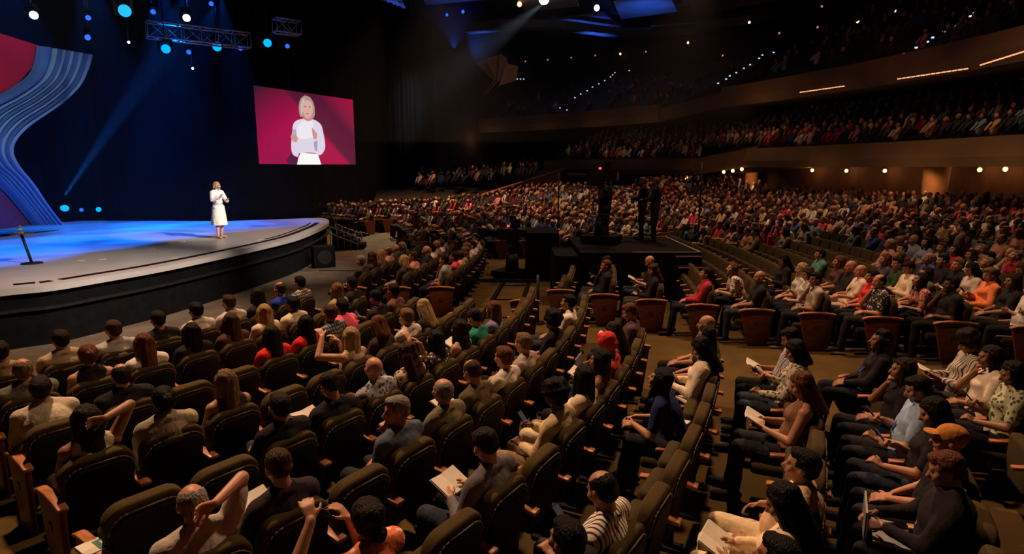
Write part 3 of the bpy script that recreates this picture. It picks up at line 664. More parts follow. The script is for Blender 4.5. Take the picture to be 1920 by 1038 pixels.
# ---- ceiling: dark plane with blue-lit cloud panels
CZ = ZC+12.5
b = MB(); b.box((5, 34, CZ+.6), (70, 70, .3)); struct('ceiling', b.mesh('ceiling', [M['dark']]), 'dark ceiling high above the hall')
m_cl = mat('ceiling_cloud', (.20, .17, .15), .8, noise=(.7, .8, 1.1))
clouds = [([(560, 0), (655, 0), (700, 42), (655, 38)], 'dark'), ([(655, -10), (745, -20), (772, 40), (712, 40)], 1), ([(770, -40), (905, -50), (925, -2), (800, 10)], 1), ([(786, 20), (918, 12), (928, 30), (820, 48)], 'dark2'),
          ([(810, 55), (935, 38), (1010, 40), (960, 58), (860, 62)], 1), ([(950, -30), (1075, -35), (1085, 12), (985, 22)], 0), ([(1045, 36), (1130, 24), (1165, 50), (1075, 62)], 1), ([(1150, 5), (1255, -12), (1270, 22), (1165, 36)], 1),
          ([(1220, 50), (1300, 45), (1310, 68), (1230, 72)], 1), ([(1290, 2), (1500, -40), (1520, -8), (1300, 28)], 0)]
for i, (poly, k) in enumerate(clouds):
    P = [atz(x, max(y, -60), CZ-.35*(i % 3)) for x, y in poly]
    b = MB(); b.prism(P, (0, 0, 0), (0, 0, .12)); struct('ceiling_panel', b.mesh('ceiling_panel', [m_cl if k in (0, 1) else M['black']]), 'flat acoustic panel hung below the dark ceiling')
    if k == 1:
        c = sum(P, Vector())/len(P); spot_light('unseen_uplight', c+Vector((.2, -2.4, -4.2)), c, 2100, (.03, .13, 1), math.radians(76), 1.0)  # unseen blue spot added in mid-air below the panel, no fitting built
# curved ceiling rim
rim = [atz(x, y, CZ-1.2) for x, y in ((560, 30), (620, 52), (690, 66), (770, 68), (860, 66), (960, 58), (1060, 60), (1180, 72), (1330, 60), (1500, 35), (1700, 0))]
rim = smooth_curve(rim, 4); b = MB()
for i in range(len(rim)-1):
    a, c = rim[i], rim[i+1]; up = Vector((0, 0, .9)); b.add([a, c, c+up, a+up, a+Vector((0, -1.2, 0)), c+Vector((0, -1.2, 0))], [(0, 1, 2, 3), (0, 4, 5, 1)])
struct('trim_1', b.mesh('trim_1', [m_cl], True), 'curved pale rim round the edge of the ceiling')
for px, py, r, m_, lab in ((1020, -3, .38, 'white_lens', 'brilliant white spotlight at the top centre of the ceiling'), (974, 8, .17, 'warm_lens', 'small lamp left of the brilliant ceiling spotlight'), (1119, 15, .2, 'white_lens', 'small white lamp right of the brilliant ceiling spotlight'), (747, 18, .16, 'warm_lens', 'small warm lamp between the ceiling panels near the stage'), (838, 28, .10, 'blue', 'faint blue lamp in the black ceiling slot, left one'), (868, 22, .12, 'blue', 'faint blue lamp in the black ceiling slot, right one')):
    q_ = atz(px, py, CZ-.9); o = lamp_thing('ceiling_spotlight', q_, r, M[m_], lab, 'ceiling lamp', 'lamps in the ceiling')
BEAM = atz(1020, -3, CZ-.9)
# ---- haze, caught by the beams
def haze(name, lo, hi, dens, label):
    m = bpy.data.materials.new('haze'); m.use_nodes = True; nt = m.node_tree; nt.nodes.remove(nt.nodes['Principled BSDF'])
    v = nt.nodes.new('ShaderNodeVolumeScatter'); v.inputs['Density'].default_value = dens; v.inputs['Color'].default_value = (1, 1, 1, 1)
    nt.links.new(v.outputs[0], nt.nodes['Material Output'].inputs['Volume'])
    b = MB(); b.box([(a+c)/2 for a, c in zip(lo, hi)], [c-a for a, c in zip(lo, hi)]); o = link(name, b.mesh(name, [m])); o['kind'] = 'stuff'; o['category'] = 'haze'; o['label'] = label
    return o
haze('haze', (-19.3, 13.5, 1.3), (-6.5, 33, 11.8), .0011, 'thin stage haze lit by the blue beams')
spot_light('floor_beam', FL+Vector((.12, -.1, 1.0)), aty(262, 160, FL.y+1.5), 130000, (.02, .2, 1), math.radians(9), .6, .05)
for px, py, y, tx, ty, e in ((166, 31, 19, 130, 110, 300), (397, 5, 23, 340, 60, 500), (452, 89, 25, 440, 250, 420), (540, 85, 27, 545, 260, 420), (355, 96, 22.6, 345, 210, 220), (406, 87, 24, 410, 250, 200)):
    a = aty(px, py, y); c = aty(tx, ty, y+.3); d = (c-a).normalized(); spot_light('beam', a+d*.5, c, e*9, (.02, .12, 1), math.radians(7), .5, .03)
haze('haze', (-12, 34, ZC+1.5), (14, 46, CZ-1.3), .0028, 'pale haze lit by the ceiling spotlight')
spot_light('ceiling_beam', BEAM+Vector((0, -.5, -.4)), aty(760, 205, 44), 9000, (.7, .85, 1), math.radians(24), 1.0, .1)
# ================================================================== seats
def rounded_panel(w, h, r, n=5):       # outline in XZ, base at z=0, rounded upper corners
    P = [(-w/2+.03, 0), (w/2-.03, 0)]
    for i in range(n+1): a = math.pi/2*i/n; P.append((w/2-r+r*math.cos(a), h-r+r*math.sin(a)))
    for i in range(n+1): a = math.pi/2+math.pi/2*i/n; P.append((-w/2+r+r*math.cos(a), h-r+r*math.sin(a)))
    return P
LEAN = math.radians(9)
def tiltM(y, z): return Matrix.Translation((0, y, z))@Matrix.Rotation(LEAN, 4, 'X')
def slab(poly, y0, y1, T, bulge=0):
    mb = MB(); n = len(poly); V = [T@Vector((x, y0, z)) for x, z in poly]+[T@Vector((x, y1, z)) for x, z in poly]
    mb.add(V, [tuple(range(n)), tuple(range(2*n-1, n-1, -1))]+[(i, n+i, n+(i+1) % n, (i+1) % n) for i in range(n)]); return mb
T0 = tiltM(.10, .34)
back_me = apply_mods(slab(rounded_panel(.515, .60, .13), 0, .105, T0), 'backrest', [('BEVEL', dict(width=.026, segments=3, limit_method='ANGLE'))], [M['fabric']])
shell_me = apply_mods(slab(rounded_panel(.455, .525, .11), -.028, .01, T0), 'back_shell', [('BEVEL', dict(width=.012, segments=2, limit_method='ANGLE'))], [M['shell']])
mb = MB(); 
pp = rounded_panel(.478, .548, .12, 5)[2:]
pl_ = [T0@Vector((x, -.012, z)) for x, z in pp]
for a, b in zip(pl_[:-1], pl_[1:]): mb.tube(a, .006, b, .006, 6)
pipe_me = mb.mesh('piping', [M['piping']], True)
cush_up = apply_mods(MB().box((0, .24, .52), (.47, .12, .42), Matrix.Translation((0, 0, 0))), 'seat_cushion', [('BEVEL', dict(width=.04, segments=3))], [M['cushion']])
cush_dn = apply_mods(MB().box((0, .36, .40), (.47, .44, .11)), 'seat_cushion_down', [('BEVEL', dict(width=.04, segments=3))], [M['cushion']])
# armrest: wood bar that widens to the rear, gently arched
def armrest():
    mb = MB(); n = 8; prof = []
    for i in range(n+1):
        t = i/n; y = -.05+.47*t; w = .043-.012*t; z = .615+.022*math.sin(math.pi*min(t*1.1, 1))-.012*t
        prof.append((y, w, z))
    V = []
    for y, w, z in prof: V += [(-w, y, z), (w, y, z), (w, y, z-.032), (-w, y, z-.032)]
    F = [(0, 1, 2, 3), tuple(reversed([4*n+k for k in range(4)]))]
    for i in range(n):
        for k in range(4): a = 4*i+k; b = 4*i+(k+1) % 4; F.append((a, a+4, b+4, b))
    mb.add(V, F); return apply_mods(mb, 'armrest', [('BEVEL', dict(width=.007, segments=2, limit_method='ANGLE'))], [M['wood']])
arm_me = armrest()
mb = MB(); mb.box((0, .16, .30), (.05, .07, .60)); mb.box((0, .16, .02), (.12, .22, .03)); post_me = mb.mesh('arm_support', [M['shell']])
mb = MB(); pan = [(.02, 0), (.36, 0), (.50, .60), (.44, .625), (.25, .645), (.05, .64), (-.05, .62)]
mb.prism([(-.022, y, z) for y, z in pan], (0, 0, 0), (.044, 0, 0)); panel_me = apply_mods(mb, 'end_panel', [('BEVEL', dict(width=.006, segments=2, limit_method='ANGLE'))], [M['panelwood']])
mb = MB(); cap_ = [(-.07, .618), (.06, .638), (.25, .645), (.44, .625), (.52, .598), (.52, .624), (.44, .652), (.25, .674), (.05, .668), (-.07, .650)]
mb.prism([(-.036, y, z) for y, z in cap_], (0, 0, 0), (.072, 0, 0)); pcap_me = apply_mods(mb, 'panel_cap', [('BEVEL', dict(width=.006, segments=2, limit_method='ANGLE'))], [M['wood']])
mb = MB(); mb.tube((-.028, .24, .40), .045, (.028, .24, .40), .045, 14); emb_me = mb.mesh('panel_emblem', [M['emblem']])
def build_seat(p, rz, up, end=None, last=False):
    o = empty('auditorium_seat', p, rz)
    link('backrest', back_me, o); link('back_shell', shell_me, o); link('piping', pipe_me, o); link('seat_cushion', cush_up if up else cush_dn, o)
    for s in ((-1, 1) if last else (-1,)):
        x = s*SA/2
        if (end == 'left' and s < 0) or (end == 'right' and s > 0):
            e = link('end_panel', panel_me, o, (x, 0, 0)); link('panel_cap', pcap_me, e); link('panel_emblem', emb_me, e)
        else:
            a = link('armrest', arm_me, o, (x, 0, 0)); link('arm_support', post_me, a)
    return o
# ---- every seat place: dict with position, facing, block, row, column
SEATS = []
P1 = Vector((.83, 12.24)); DL1 = (Vector((6.72, 8.91))-P1).normalized(); NL1 = Vector((DL1.y, -DL1.x))     # aisle line; NL1 points to the camera side
if NL1.dot(Vector((0, 0))-P1) < 0: NL1 = -NL1
def add_seat(center, R, th, block, row, col, end=None, last=False):
    x = center.x+R*math.sin(th); y = center.y+R*math.cos(th)
    d = Vector((center.x-x, center.y-y)).normalized(); rz = math.atan2(d.y, d.x)-math.pi/2
    SEATS.append(dict(p=Vector((x, y, floorz(x, y) if block != 'A' else .2)), rz=rz, block=block, row=row, col=col, end=end, last=last, who=None))
for k in range(-3, 11):
    R = RA0+PA*k; lst = []
    for j in range(0, 60):
        th = TA-(j+.5)*SA/R; x = CA.x+R*math.sin(th); y = CA.y+R*math.cos(th)
        if (Vector((x, y))-P1).dot(NL1) < 1.35 or (y > 10.3 and x < .3) or y > 12: break
        if x*x+y*y < 1.0 and False: continue
        lst.append((j, th))
    for i, (j, th) in enumerate(lst): add_seat(CA, R, th, 'A', k, j, 'left' if i == 0 else ('right' if i == len(lst)-1 else None), i == len(lst)-1)
def ringrow(block, R, row, th_hi, th_lo, S=.55, skip=None):
    n = int((th_hi-th_lo)*R/S); 
    for i in range(n):
        th = th_hi-(i+.5)*S/R; x = CB.x+R*math.sin(th); y = CB.y+R*math.cos(th)
        if skip and skip(x, y): continue
        add_seat(CB, R, th, block, row, i, 'left' if i == 0 else ('right' if i == n-1 else None), i == n-1)
def th_line(R):                     # angle where the ring of radius R crosses the aisle line
    for i in range(400):
        th = 2.2-i*.002; p = Vector((CB.x+R*math.sin(th), CB.y+R*math.cos(th)))
        if (p-P1).dot(NL1) < -.1: return th
for k in range(-2, 1): ringrow('M', RB0+PB*k, k, math.acos(max(-1, min(1, (12.45-CB.y)/(RB0+PB*k)))), 1.535)
PLAT = (1.55, 4.75, 14.0, 17.9)
inplat = lambda x, y: PLAT[0]-.5 < x < PLAT[1]+.3 and PLAT[2]-.1 < y < PLAT[3]+.6
for k in range(3, 21):
    R = RB0+PB*k-.2; sk = inplat
    if k == 6: sk = lambda x, y: y < 14.4 or inplat(x, y)          # stair gap beside the platform
    ringrow('B', R, k, th_line(R), 1.50 if k < 8 else 1.44, skip=inplat)
for k in range(-2, 21): ringrow('N', RB0+PB*k, k, 1.443 if k < 8 else 1.41, 1.13 if k < 6 else 1.0, skip=inplat)
for k in range(-3, 12): ringrow('P', RB0+PB*k, k, 1.05, .66)
def inside(poly, x, y):
    c = False; n = len(poly); j = n-1
    for i in range(n):
        if (poly[i][1] > y) != (poly[j][1] > y) and x < (poly[j][0]-poly[i][0])*(y-poly[i][1])/(poly[j][1]-poly[i][1])+poly[i][0]: c = not c
        j = i
    return c
for s in SEATS:
    s['px'] = proj(s['p']+Vector((0, 0, 1.0))); 
    f = Vector((-math.sin(s['rz']), math.cos(s['rz']), 0)); s['f'] = f; s['hp'] = proj(s['p']+f*.10+Vector((0, 0, 1.2)))
    s['d'] = (s['p']-Vector((0, 0, ZC))).length
SEATS = [s for s in SEATS if -90 < s['px'][0] < 2010 and 250 < s['px'][1] < 1330 and s['px'][2] > .9]
# terrace seats are handled with the far crowd
WA, WB = aty(905, 366, 37.0), aty(1058, 318, 42.0)
def beyond_wall(x, y, m_=.9):
    if x < WA.x: return y > 35.6
    n_ = Vector((-(WB.y-WA.y), WB.x-WA.x)).normalized(); dd = (Vector((x, y))-Vector((WA.x, WA.y))).dot(n_)
    return dd > -m_ and x < WB.x+1
COLS = [onR(px, 49.0) for px in (1272, 1410, 1757)]
SEATS = [s for s in SEATS if not beyond_wall(s['p'].x, s['p'].y)]
EMPTYP = [(1285, 458), (1311, 447), (1370, 440), (1440, 452), (1560, 437), (1640, 450), (1665, 478), (1600, 487), (1500, 480), (1450, 485), (1400, 492), (1360, 497), (1340, 500), (1300, 530), (1285, 520)]
# ================================================================== people
V3 = Vector
def ik(s, t, L1, L2, hint):
    d = t-s; D = d.length; D2 = min(D, (L1+L2)*.999); d = d.normalized(); t = s+d*D2
    a = (L1*L1-L2*L2+D2*D2)/(2*D2); h = math.sqrt(max(L1*L1-a*a, 0)); hv = (hint-d*hint.dot(d)); hv.normalize()
    return s+d*a+hv*h, t
POSE = {   # torso lean back (deg), hands: (x, y, z, elbow hint), head pitch, cross, finger direction
 'lap':   dict(lean=12, L=(-.05, .50, .66), R=(.05, .48, .67)),
 'thigh': dict(lean=13, L=(-.13, .56, .66), R=(.12, .56, .66), yaw=0),
 'read':  dict(lean=9,  L=(-.12, .46, .76), R=(.12, .46, .76), pitch=-28, up=.35, curl=.5),
 'phone': dict(lean=9,  L=(-.10, .50, .70), R=(.05, .44, .84), pitch=-20, up=.5, curl=.9),
 'chin':  dict(lean=6,  L=(-.04, .44, .68), R='chin', pitch=-4),
 'fold':  dict(lean=12, L=(.07, .33, .83), R=(-.07, .37, .79), inw=1),
 'behind': dict(lean=10, L=(-.08, .48, .66), R='behind'),
 'leanf': dict(lean=-24, L=(-.08, .68, .70), R=(.08, .68, .71), pitch=14),
 'rest':  dict(lean=14, L=(-.27, .42, .70), R=(.27, .42, .70), pitch=2),
 'cross': dict(lean=13, L=(-.06, .50, .73), R=(.06, .49, .74), cross=1),
 'up':    dict(lean=8,  L=(-.24, .40, 1.22), R=(.02, .40, 1.10), up=1, curl=.4),
 'type':  dict(lean=0,  L=(-.10, .60, .74), R=(.10, .60, .74), pitch=-20),
}
def hand(mb, w, d, nrm, side, curl=.35, tag_=None, spread=1.0):
    # palm from the wrist w along d; nrm = palm normal; side = direction of the thumb
    d = d.normalized(); side = (side-d*side.dot(d)).normalized(); nrm = d.cross(side).normalized() if nrm is None else nrm
    nrm = (nrm-d*nrm.dot(d)-side*nrm.dot(side)); nrm = d.cross(side) if nrm.length < .1 else nrm.normalized()
    pc = w+d*.045
    for u in (-.024, -.008, .008, .024): mb.capsule(w+d*.01+side*u*.75, .014, w+d*.082+side*u*1.15, .0125, 8, 2)
    L = (.062, .074, .080, .070)
    for i, u in enumerate((-.034, -.0115, .0115, .034)):
        b = w+d*.084+side*u; dd = (d+side*u*2.2*spread).normalized()
        a1 = curl*(1+.12*i); d1 = (dd*math.cos(a1)+nrm*math.sin(a1)); d2 = (dd*math.cos(a1*2.1)+nrm*math.sin(a1*2.1))
        m = b+d1*L[i]*.55; e = m+d2*L[i]*.5
        mb.capsule(b, .0098, m, .0088, 7, 2); mb.capsule(m, .0088, e, .0075, 7, 2)
    tb = w+d*.025+side*.028; t1 = (side*.8+d*.6+nrm*.25).normalized(); t2 = (side*.35+d*.9+nrm*.3).normalized()
    mb.capsule(tb, .0135, tb+t1*.038, .011, 7, 2); mb.capsule(tb+t1*.038, .011, tb+t1*.038+t2*.034, .009, 7, 2)
def head_prims(mb, H, fem):
    g = .96 if fem else 1.0
    mb.ell((0, -.012, .028), (.077*g, .098*g, .088*g), H, 18, 12); mb.ell((0, .022, -.030), (.061*g, .072, .084*g), H, 16, 10); mb.ell((0, .060, -.088), (.030, .030, .026), H, 10, 7)
    mb.capsule(H@V3((0, .088, .006)), .0095, H@V3((0, .110, -.030)), .0145, 8, 3); mb.capsule(H@V3((-.038, .078, .024)), .012, H@V3((.038, .078, .024)), .012, 8, 3)
    mb.capsule(H@V3((-.02, .089, -.056)), .0085, H@V3((.02, .089, -.056)), .0085, 8, 3)
    for s in (-1, 1): mb.ell((s*.0765*g, -.008, -.006), (.012, .021, .033), H, 9, 6); mb.ell((s*.045, .058, -.022), (.026, .028, .03), H, 9, 6)
def make_person(pose, fem=False, yaw=0, sleeve=1.0, bulk=1.0, vox=.009, dec=.35, standing=False, skirt=False, seed=0, pitch=None, roll=0):
    """returns dict of meshes (body, shirt, trousers, shoes), head matrix and the hand positions"""
    r = random.Random(seed); P = POSE.get(pose, POSE['lap']) if not standing else {}
    sw = .155 if fem else .18; prim = []         # prim: (label, p0, p1, r) used for region labels
    mb = MB()
    def seg(lab, a, ra, b, rb_, flat=1.0, side=None, n=12): mb.capsule(a, ra, b, rb_, n, 4, side, flat); prim.append((lab, a.copy(), b.copy(), ra, rb_))
    if not standing:
        Hh = V3((0, .24, .525)); le = math.radians(P['lean']+r.uniform(-2, 2)); u = V3((0, -math.sin(le), math.cos(le)))
    else:
        Hh = V3((0, 0, .93)); le = math.radians(1); u = V3((0, -math.sin(le), math.cos(le)))
    fw = V3((0, u.z, -u.y))
    Bk = bulk; neckb = Hh+u*.495
    seg('pelvis', Hh+V3((-.075, .01, 0)), .115*Bk, Hh+V3((.075, .01, 0)), .115*Bk)
    mb.ell((0, 0, 0), (.148*Bk, .118*Bk, .17), Matrix.Translation(Hh+u*.16+fw*.015*Bk)@u.to_track_quat('Z', 'Y').to_matrix().to_4x4()); prim.append(('torso', Hh+u*.08, Hh+u*.20, .12, .12))
    q_ = Matrix.Translation(Hh+u*.335)@u.to_track_quat('Z', 'Y').to_matrix().to_4x4()
    mb.ell((0, 0, 0), ((.158 if fem else .172)*Bk, .122*Bk, .175), Matrix.Translation(Hh+u*.335)@Matrix.Rotation(le, 4, 'X')); prim.append(('torso', Hh+u*.24, Hh+u*.42, .13, .13))
    sh = {s: neckb-u*.045+V3((s*sw, 0, 0)) for s in (-1, 1)}
    seg('torso', sh[-1]*1.0, .062, sh[1]*1.0, .062)
    for s in (-1, 1): mb.capsule(neckb+u*.03+V3((s*.03, 0, 0)), .048, sh[s]+V3((-s*.01, 0, .012)), .05, 10, 3); prim.append(('torso', neckb-u*.01+V3((s*.05, 0, 0)), sh[s], .05, .055))
    hp = math.radians((P.get('pitch', 0) if pitch is None else pitch)+r.uniform(-4, 4)); hc = neckb+V3((0, .035, .165))+V3((0, -math.sin(hp)*.03, 0))
    H = Matrix.Translation(hc)@Matrix.Rotation(math.radians(yaw), 4, 'Z')@Matrix.Rotation(hp, 4, 'X')@Matrix.Rotation(math.radians(roll), 4, 'Y')
    seg('neck', neckb-u*.01, .062 if not fem else .054, H@V3((0, -.012, -.06)), .054 if not fem else .047)
    head_prims(mb, H, fem); prim.append(('head', H@V3((0, 0, .03)), H@V3((0, .03, -.06)), .085, .07))
    hands = {}
    for s, k in ((-1, 'L'), (1, 'R')):
        S = sh[s]
        if standing:
            t = V3(((.20 if s > 0 else -.10), .36 if s > 0 else .28, 1.24 if s > 0 else 1.12)) if pose == 'speak' else (V3((s*.12, .30, 1.12)) if pose == 'operate' else V3((s*.25, .05, .80)))
            hint = V3((s*.9, -.3, -1)); fd = V3((-s*.2, .5, .9)) if pose == 'speak' else V3((-s*.2, 1, .1)) if pose == 'operate' else V3((0, .2, -1)); sd_ = V3((-s, 0, .3)); cu = .35
        else:
            t = P[k]; hint = V3((s*.7, -.35, -1)); cu = P.get('curl', .35); fd = V3((-s*.35, 1, -.25 if not P.get('up') else P['up'])); sd_ = V3((-s, 0, .6))
            if t == 'chin': t = H@V3((.035, .115, -.165)); hint = V3((.6, .25, -1)); fd = V3((-.25, -.12, 1)); sd_ = V3((-1, .2, 0)); cu = 1.1
            elif t == 'behind': t = H@V3((.10, -.13, .02)); hint = V3((1, .5, .15)); fd = V3((-1, -.15, .1)); sd_ = V3((0, .2, -1)); cu = .3
            else: t = V3(t)+V3((r.uniform(-.01, .01), r.uniform(-.02, .02), 0))
            if P.get('inw'): fd = V3((-s, .1, .05)); sd_ = V3((0, .3, 1))
        el, t = ik(S, t, .285, .25, hint)
        seg('uarm', S, .054*(Bk*.5+.5), el, .041); seg('farm', el, .043, t, .027)
        hand(mb, t, fd, V3((0, 0, -1)) if not P.get('up') else V3((0, 1, .0)), sd_, cu); prim.append(('hand', t+fd.normalized()*.02, t+fd.normalized()*.15, .03, .03)); hands[k] = (t, fd.normalized())
    legs = {}
    for s in (-1, 1):
        hj = Hh+V3((s*.09, .02, -.01))
        if standing:
            kn = V3((s*.085, .03, .50)); an = V3((s*.08+ (.04 if pose == 'speak' else 0), -.01 if s < 0 else .05, .09)); toe = an+V3((s*.03, .15, -.055))
        else:
            sp_ = .11+.03*r.random(); kn = V3((s*sp_, .69, .545)); an = V3((s*(sp_-.01), .74+.06*s*r.uniform(-1, 1), .09)); toe = an+V3((s*.03, .16, -.05))
            if P.get('cross') and s > 0: kn = V3((.06, .70, .64)); an = V3((-.17, .93, .36)); toe = an+V3((-.07, .14, .01))
            if pose == 'figure4' and s > 0: kn = V3((.36, .60, .60)); an = V3((-.10, .72, .64)); toe = an+V3((-.14, .05, .06))
        seg('thigh', hj, .092*Bk, kn, .060); seg('shin', kn, .057, an, .038)
        mb.capsule(an+V3((0, -.03, -.045)), .036, toe, .032, 10, 3, V3((1, 0, 0)), .8); prim.append(('foot', an+V3((0, -.03, -.04)), toe, .038, .034)); legs[s] = (kn, an)
    if skirt:
        pass
    mods = [('REMESH', dict(mode='VOXEL', voxel_size=vox)), ('SMOOTH', dict(factor=.5, iterations=2)), ('DECIMATE', dict(ratio=dec))]
    body = apply_mods(mb, 'body', mods, [M['skin']])
    n = len(body.vertices); co = np.empty(n*3); body.vertices.foreach_get('co', co); co = co.reshape(-1, 3)
    no = np.empty(n*3); body.vertices.foreach_get('normal', no); no = no.reshape(-1, 3)
    best = np.full(n, 1e9); lab = np.zeros(n, int); tt = np.zeros(n); names = []
    for i, (lb, a, b, ra, rb_) in enumerate(prim):
        if lb not in names: names.append(lb)
        a = np.array(a); b = np.array(b); d = b-a; L = d@d+1e-9; t = np.clip((co-a)@d/L, 0, 1); D = np.linalg.norm(co-a-t[:, None]*d, axis=1)-(ra+(rb_-ra)*t)
        m = D < best; best[m] = D[m]; lab[m] = names.index(lb); tt[m] = t[m]
    L_ = {k: i for i, k in enumerate(names)}
    # face features
    Hi = np.array(H.inverted()); hl = co@Hi[:3, :3].T+Hi[:3, 3]; feat = np.zeros((n, 4)); feat[:, 3] = 1
    front = hl[:, 1] > .06
    for s in (-1, 1):
        feat[(np.hypot((hl[:, 0]-s*.031)/1.5, hl[:, 2]-.006) < .0095) & front, 0] = .85
        feat[(abs(hl[:, 0]-s*.033) < .022) & (abs(hl[:, 2]-.030) < .006) & front, 0] = .6
    feat[(abs(hl[:, 0]) < .026) & (abs(hl[:, 2]+.056) < .009) & front, 1] = .7
    ca = body.color_attributes.new('feat', 'FLOAT_COLOR', 'POINT'); ca.data.foreach_set('color', feat.ravel())
    out = dict(body=body, H=H, hands=hands, hip=Hh, legs=legs, neckb=neckb, u=u, fw=fw)
    out['segs'] = prim
    def garment(name, build, sm=7, fold=.0035, vx=.013, dr=.4):
        m2 = MB(); build(m2)
        me = apply_mods(m2, name, [('REMESH', dict(mode='VOXEL', voxel_size=vx)), ('SMOOTH', dict(factor=.5, iterations=sm)), ('DECIMATE', dict(ratio=dr))], [M['cloth']])
        k = len(me.vertices); c = np.empty(k*3); me.vertices.foreach_get('co', c); c = c.reshape(-1, 3); nn = np.empty(k*3); me.vertices.foreach_get('normal', nn); nn = nn.reshape(-1, 3)
        ph = r.uniform(0, 6); w = fold*(np.sin(24*c[:, 2]+11*c[:, 0]+ph)+np.sin(37*c[:, 1]-19*c[:, 2]+14*c[:, 0]+ph*2)*.8+np.sin(58*c[:, 0]+33*c[:, 1]-30*c[:, 2]+ph*3)*.5)
        c = c+nn*w[:, None]; me.vertices.foreach_set('co', c.ravel()); me.update(); return me
    S_ = {}
    for (lb, a_, b_, ra, rb2) in prim: S_.setdefault(lb, []).append((a_, b_, ra, rb2))
    def shirt(m2):
        wz = .020 if not fem else .014
        m2.capsule(Hh+V3((-.07, .015, .01)), .125*Bk, Hh+V3((.07, .015, .01)), .125*Bk, 14, 4)
        m2.ell((0, 0, 0), ((.150 if not fem else .140)*Bk+wz, .120*Bk+wz, .20), Matrix.Translation(Hh+u*.17+fw*.015*Bk)@Matrix.Rotation(le, 4, 'X'))
        m2.ell((0, 0, 0), ((.176 if not fem else .158)*Bk+wz, .122*Bk+wz, .195), Matrix.Translation(Hh+u*.33)@Matrix.Rotation(le, 4, 'X'))
        if fem: m2.ell((0, 0, 0), (.128, .062, .07), Matrix.Translation(Hh+u*.35+fw*.092)@Matrix.Rotation(le, 4, 'X'))
        if sleeve >= .2: m2.capsule(sh[-1]*1.0, .080, sh[1]*1.0, .080, 12, 4)
        else: m2.capsule(V3((-sw*.72, sh[1].y, sh[1].z)), .070, V3((sw*.72, sh[1].y, sh[1].z)), .070, 12, 4)
        for s in (-1, 1):
            m2.capsule(neckb+u*.016+V3((s*.035, 0, 0)), .066, sh[s]+V3((-s*.02, 0, .012)) if sleeve >= .2 else neckb+V3((s*.085, 0, -.02)), .068, 10, 3)
        if sleeve >= .2:
            rg = [neckb+u*.045+fw*.012+V3((.066*math.cos(t*math.pi/6), 0, 0))+fw*(.066*math.sin(t*math.pi/6)) for t in range(13)]
            for a_, b_ in zip(rg[:-1], rg[1:]): m2.capsule(a_, .015, b_, .015, 7, 2)
        for i, (a_, b_, ra, rb2) in enumerate(S_['uarm']):
            if sleeve < .2: continue
            e_ = a_.lerp(b_, 1.0 if sleeve > .8 else .72); m2.capsule(a_, ra+.022, e_, (rb2+.020) if sleeve > .8 else .062, 12, 3)
            if sleeve > .8: fa_, fb_, fr, fq = S_['farm'][i]; m2.capsule(fa_, fr+.015, fa_.lerp(fb_, .93), fq+.013, 12, 3)
    def trous(m2):
        m2.capsule(Hh+V3((-.078, .01, -.005)), .118*Bk, Hh+V3((.078, .01, -.005)), .118*Bk, 14, 4)
        for (a_, b_, ra, rb2) in S_['thigh']: m2.capsule(a_, ra+.010, b_, rb2+.014, 12, 4)
        for (a_, b_, ra, rb2) in S_['shin']: m2.capsule(a_, ra+.016, a_.lerp(b_, .97), rb2+.018, 12, 3)
    out['shirt'] = garment('shirt', shirt, 5)
    if not skirt: out['trousers'] = garment('trousers', trous, 4, .003)
    m2 = MB()
    for (a_, b_, ra, rb2) in S_['foot']: m2.capsule(a_+V3((0, -.005, 0)), .044, b_+V3((0, .01, -.002)), .041, 12, 4, V3((1, 0, 0)), .85); m2.box(((a_.x+b_.x)/2, 0, 0), (.001, .001, .001))
    m2 = MB()
    for (a_, b_, ra, rb2) in S_['foot']: m2.capsule(a_+V3((0, -.005, 0)), .044, b_+V3((0, .01, -.002)), .041, 12, 4, V3((1, 0, 0)), .85)
    out['shoes'] = m2.mesh('shoes', [M['cloth']], True)
    return out
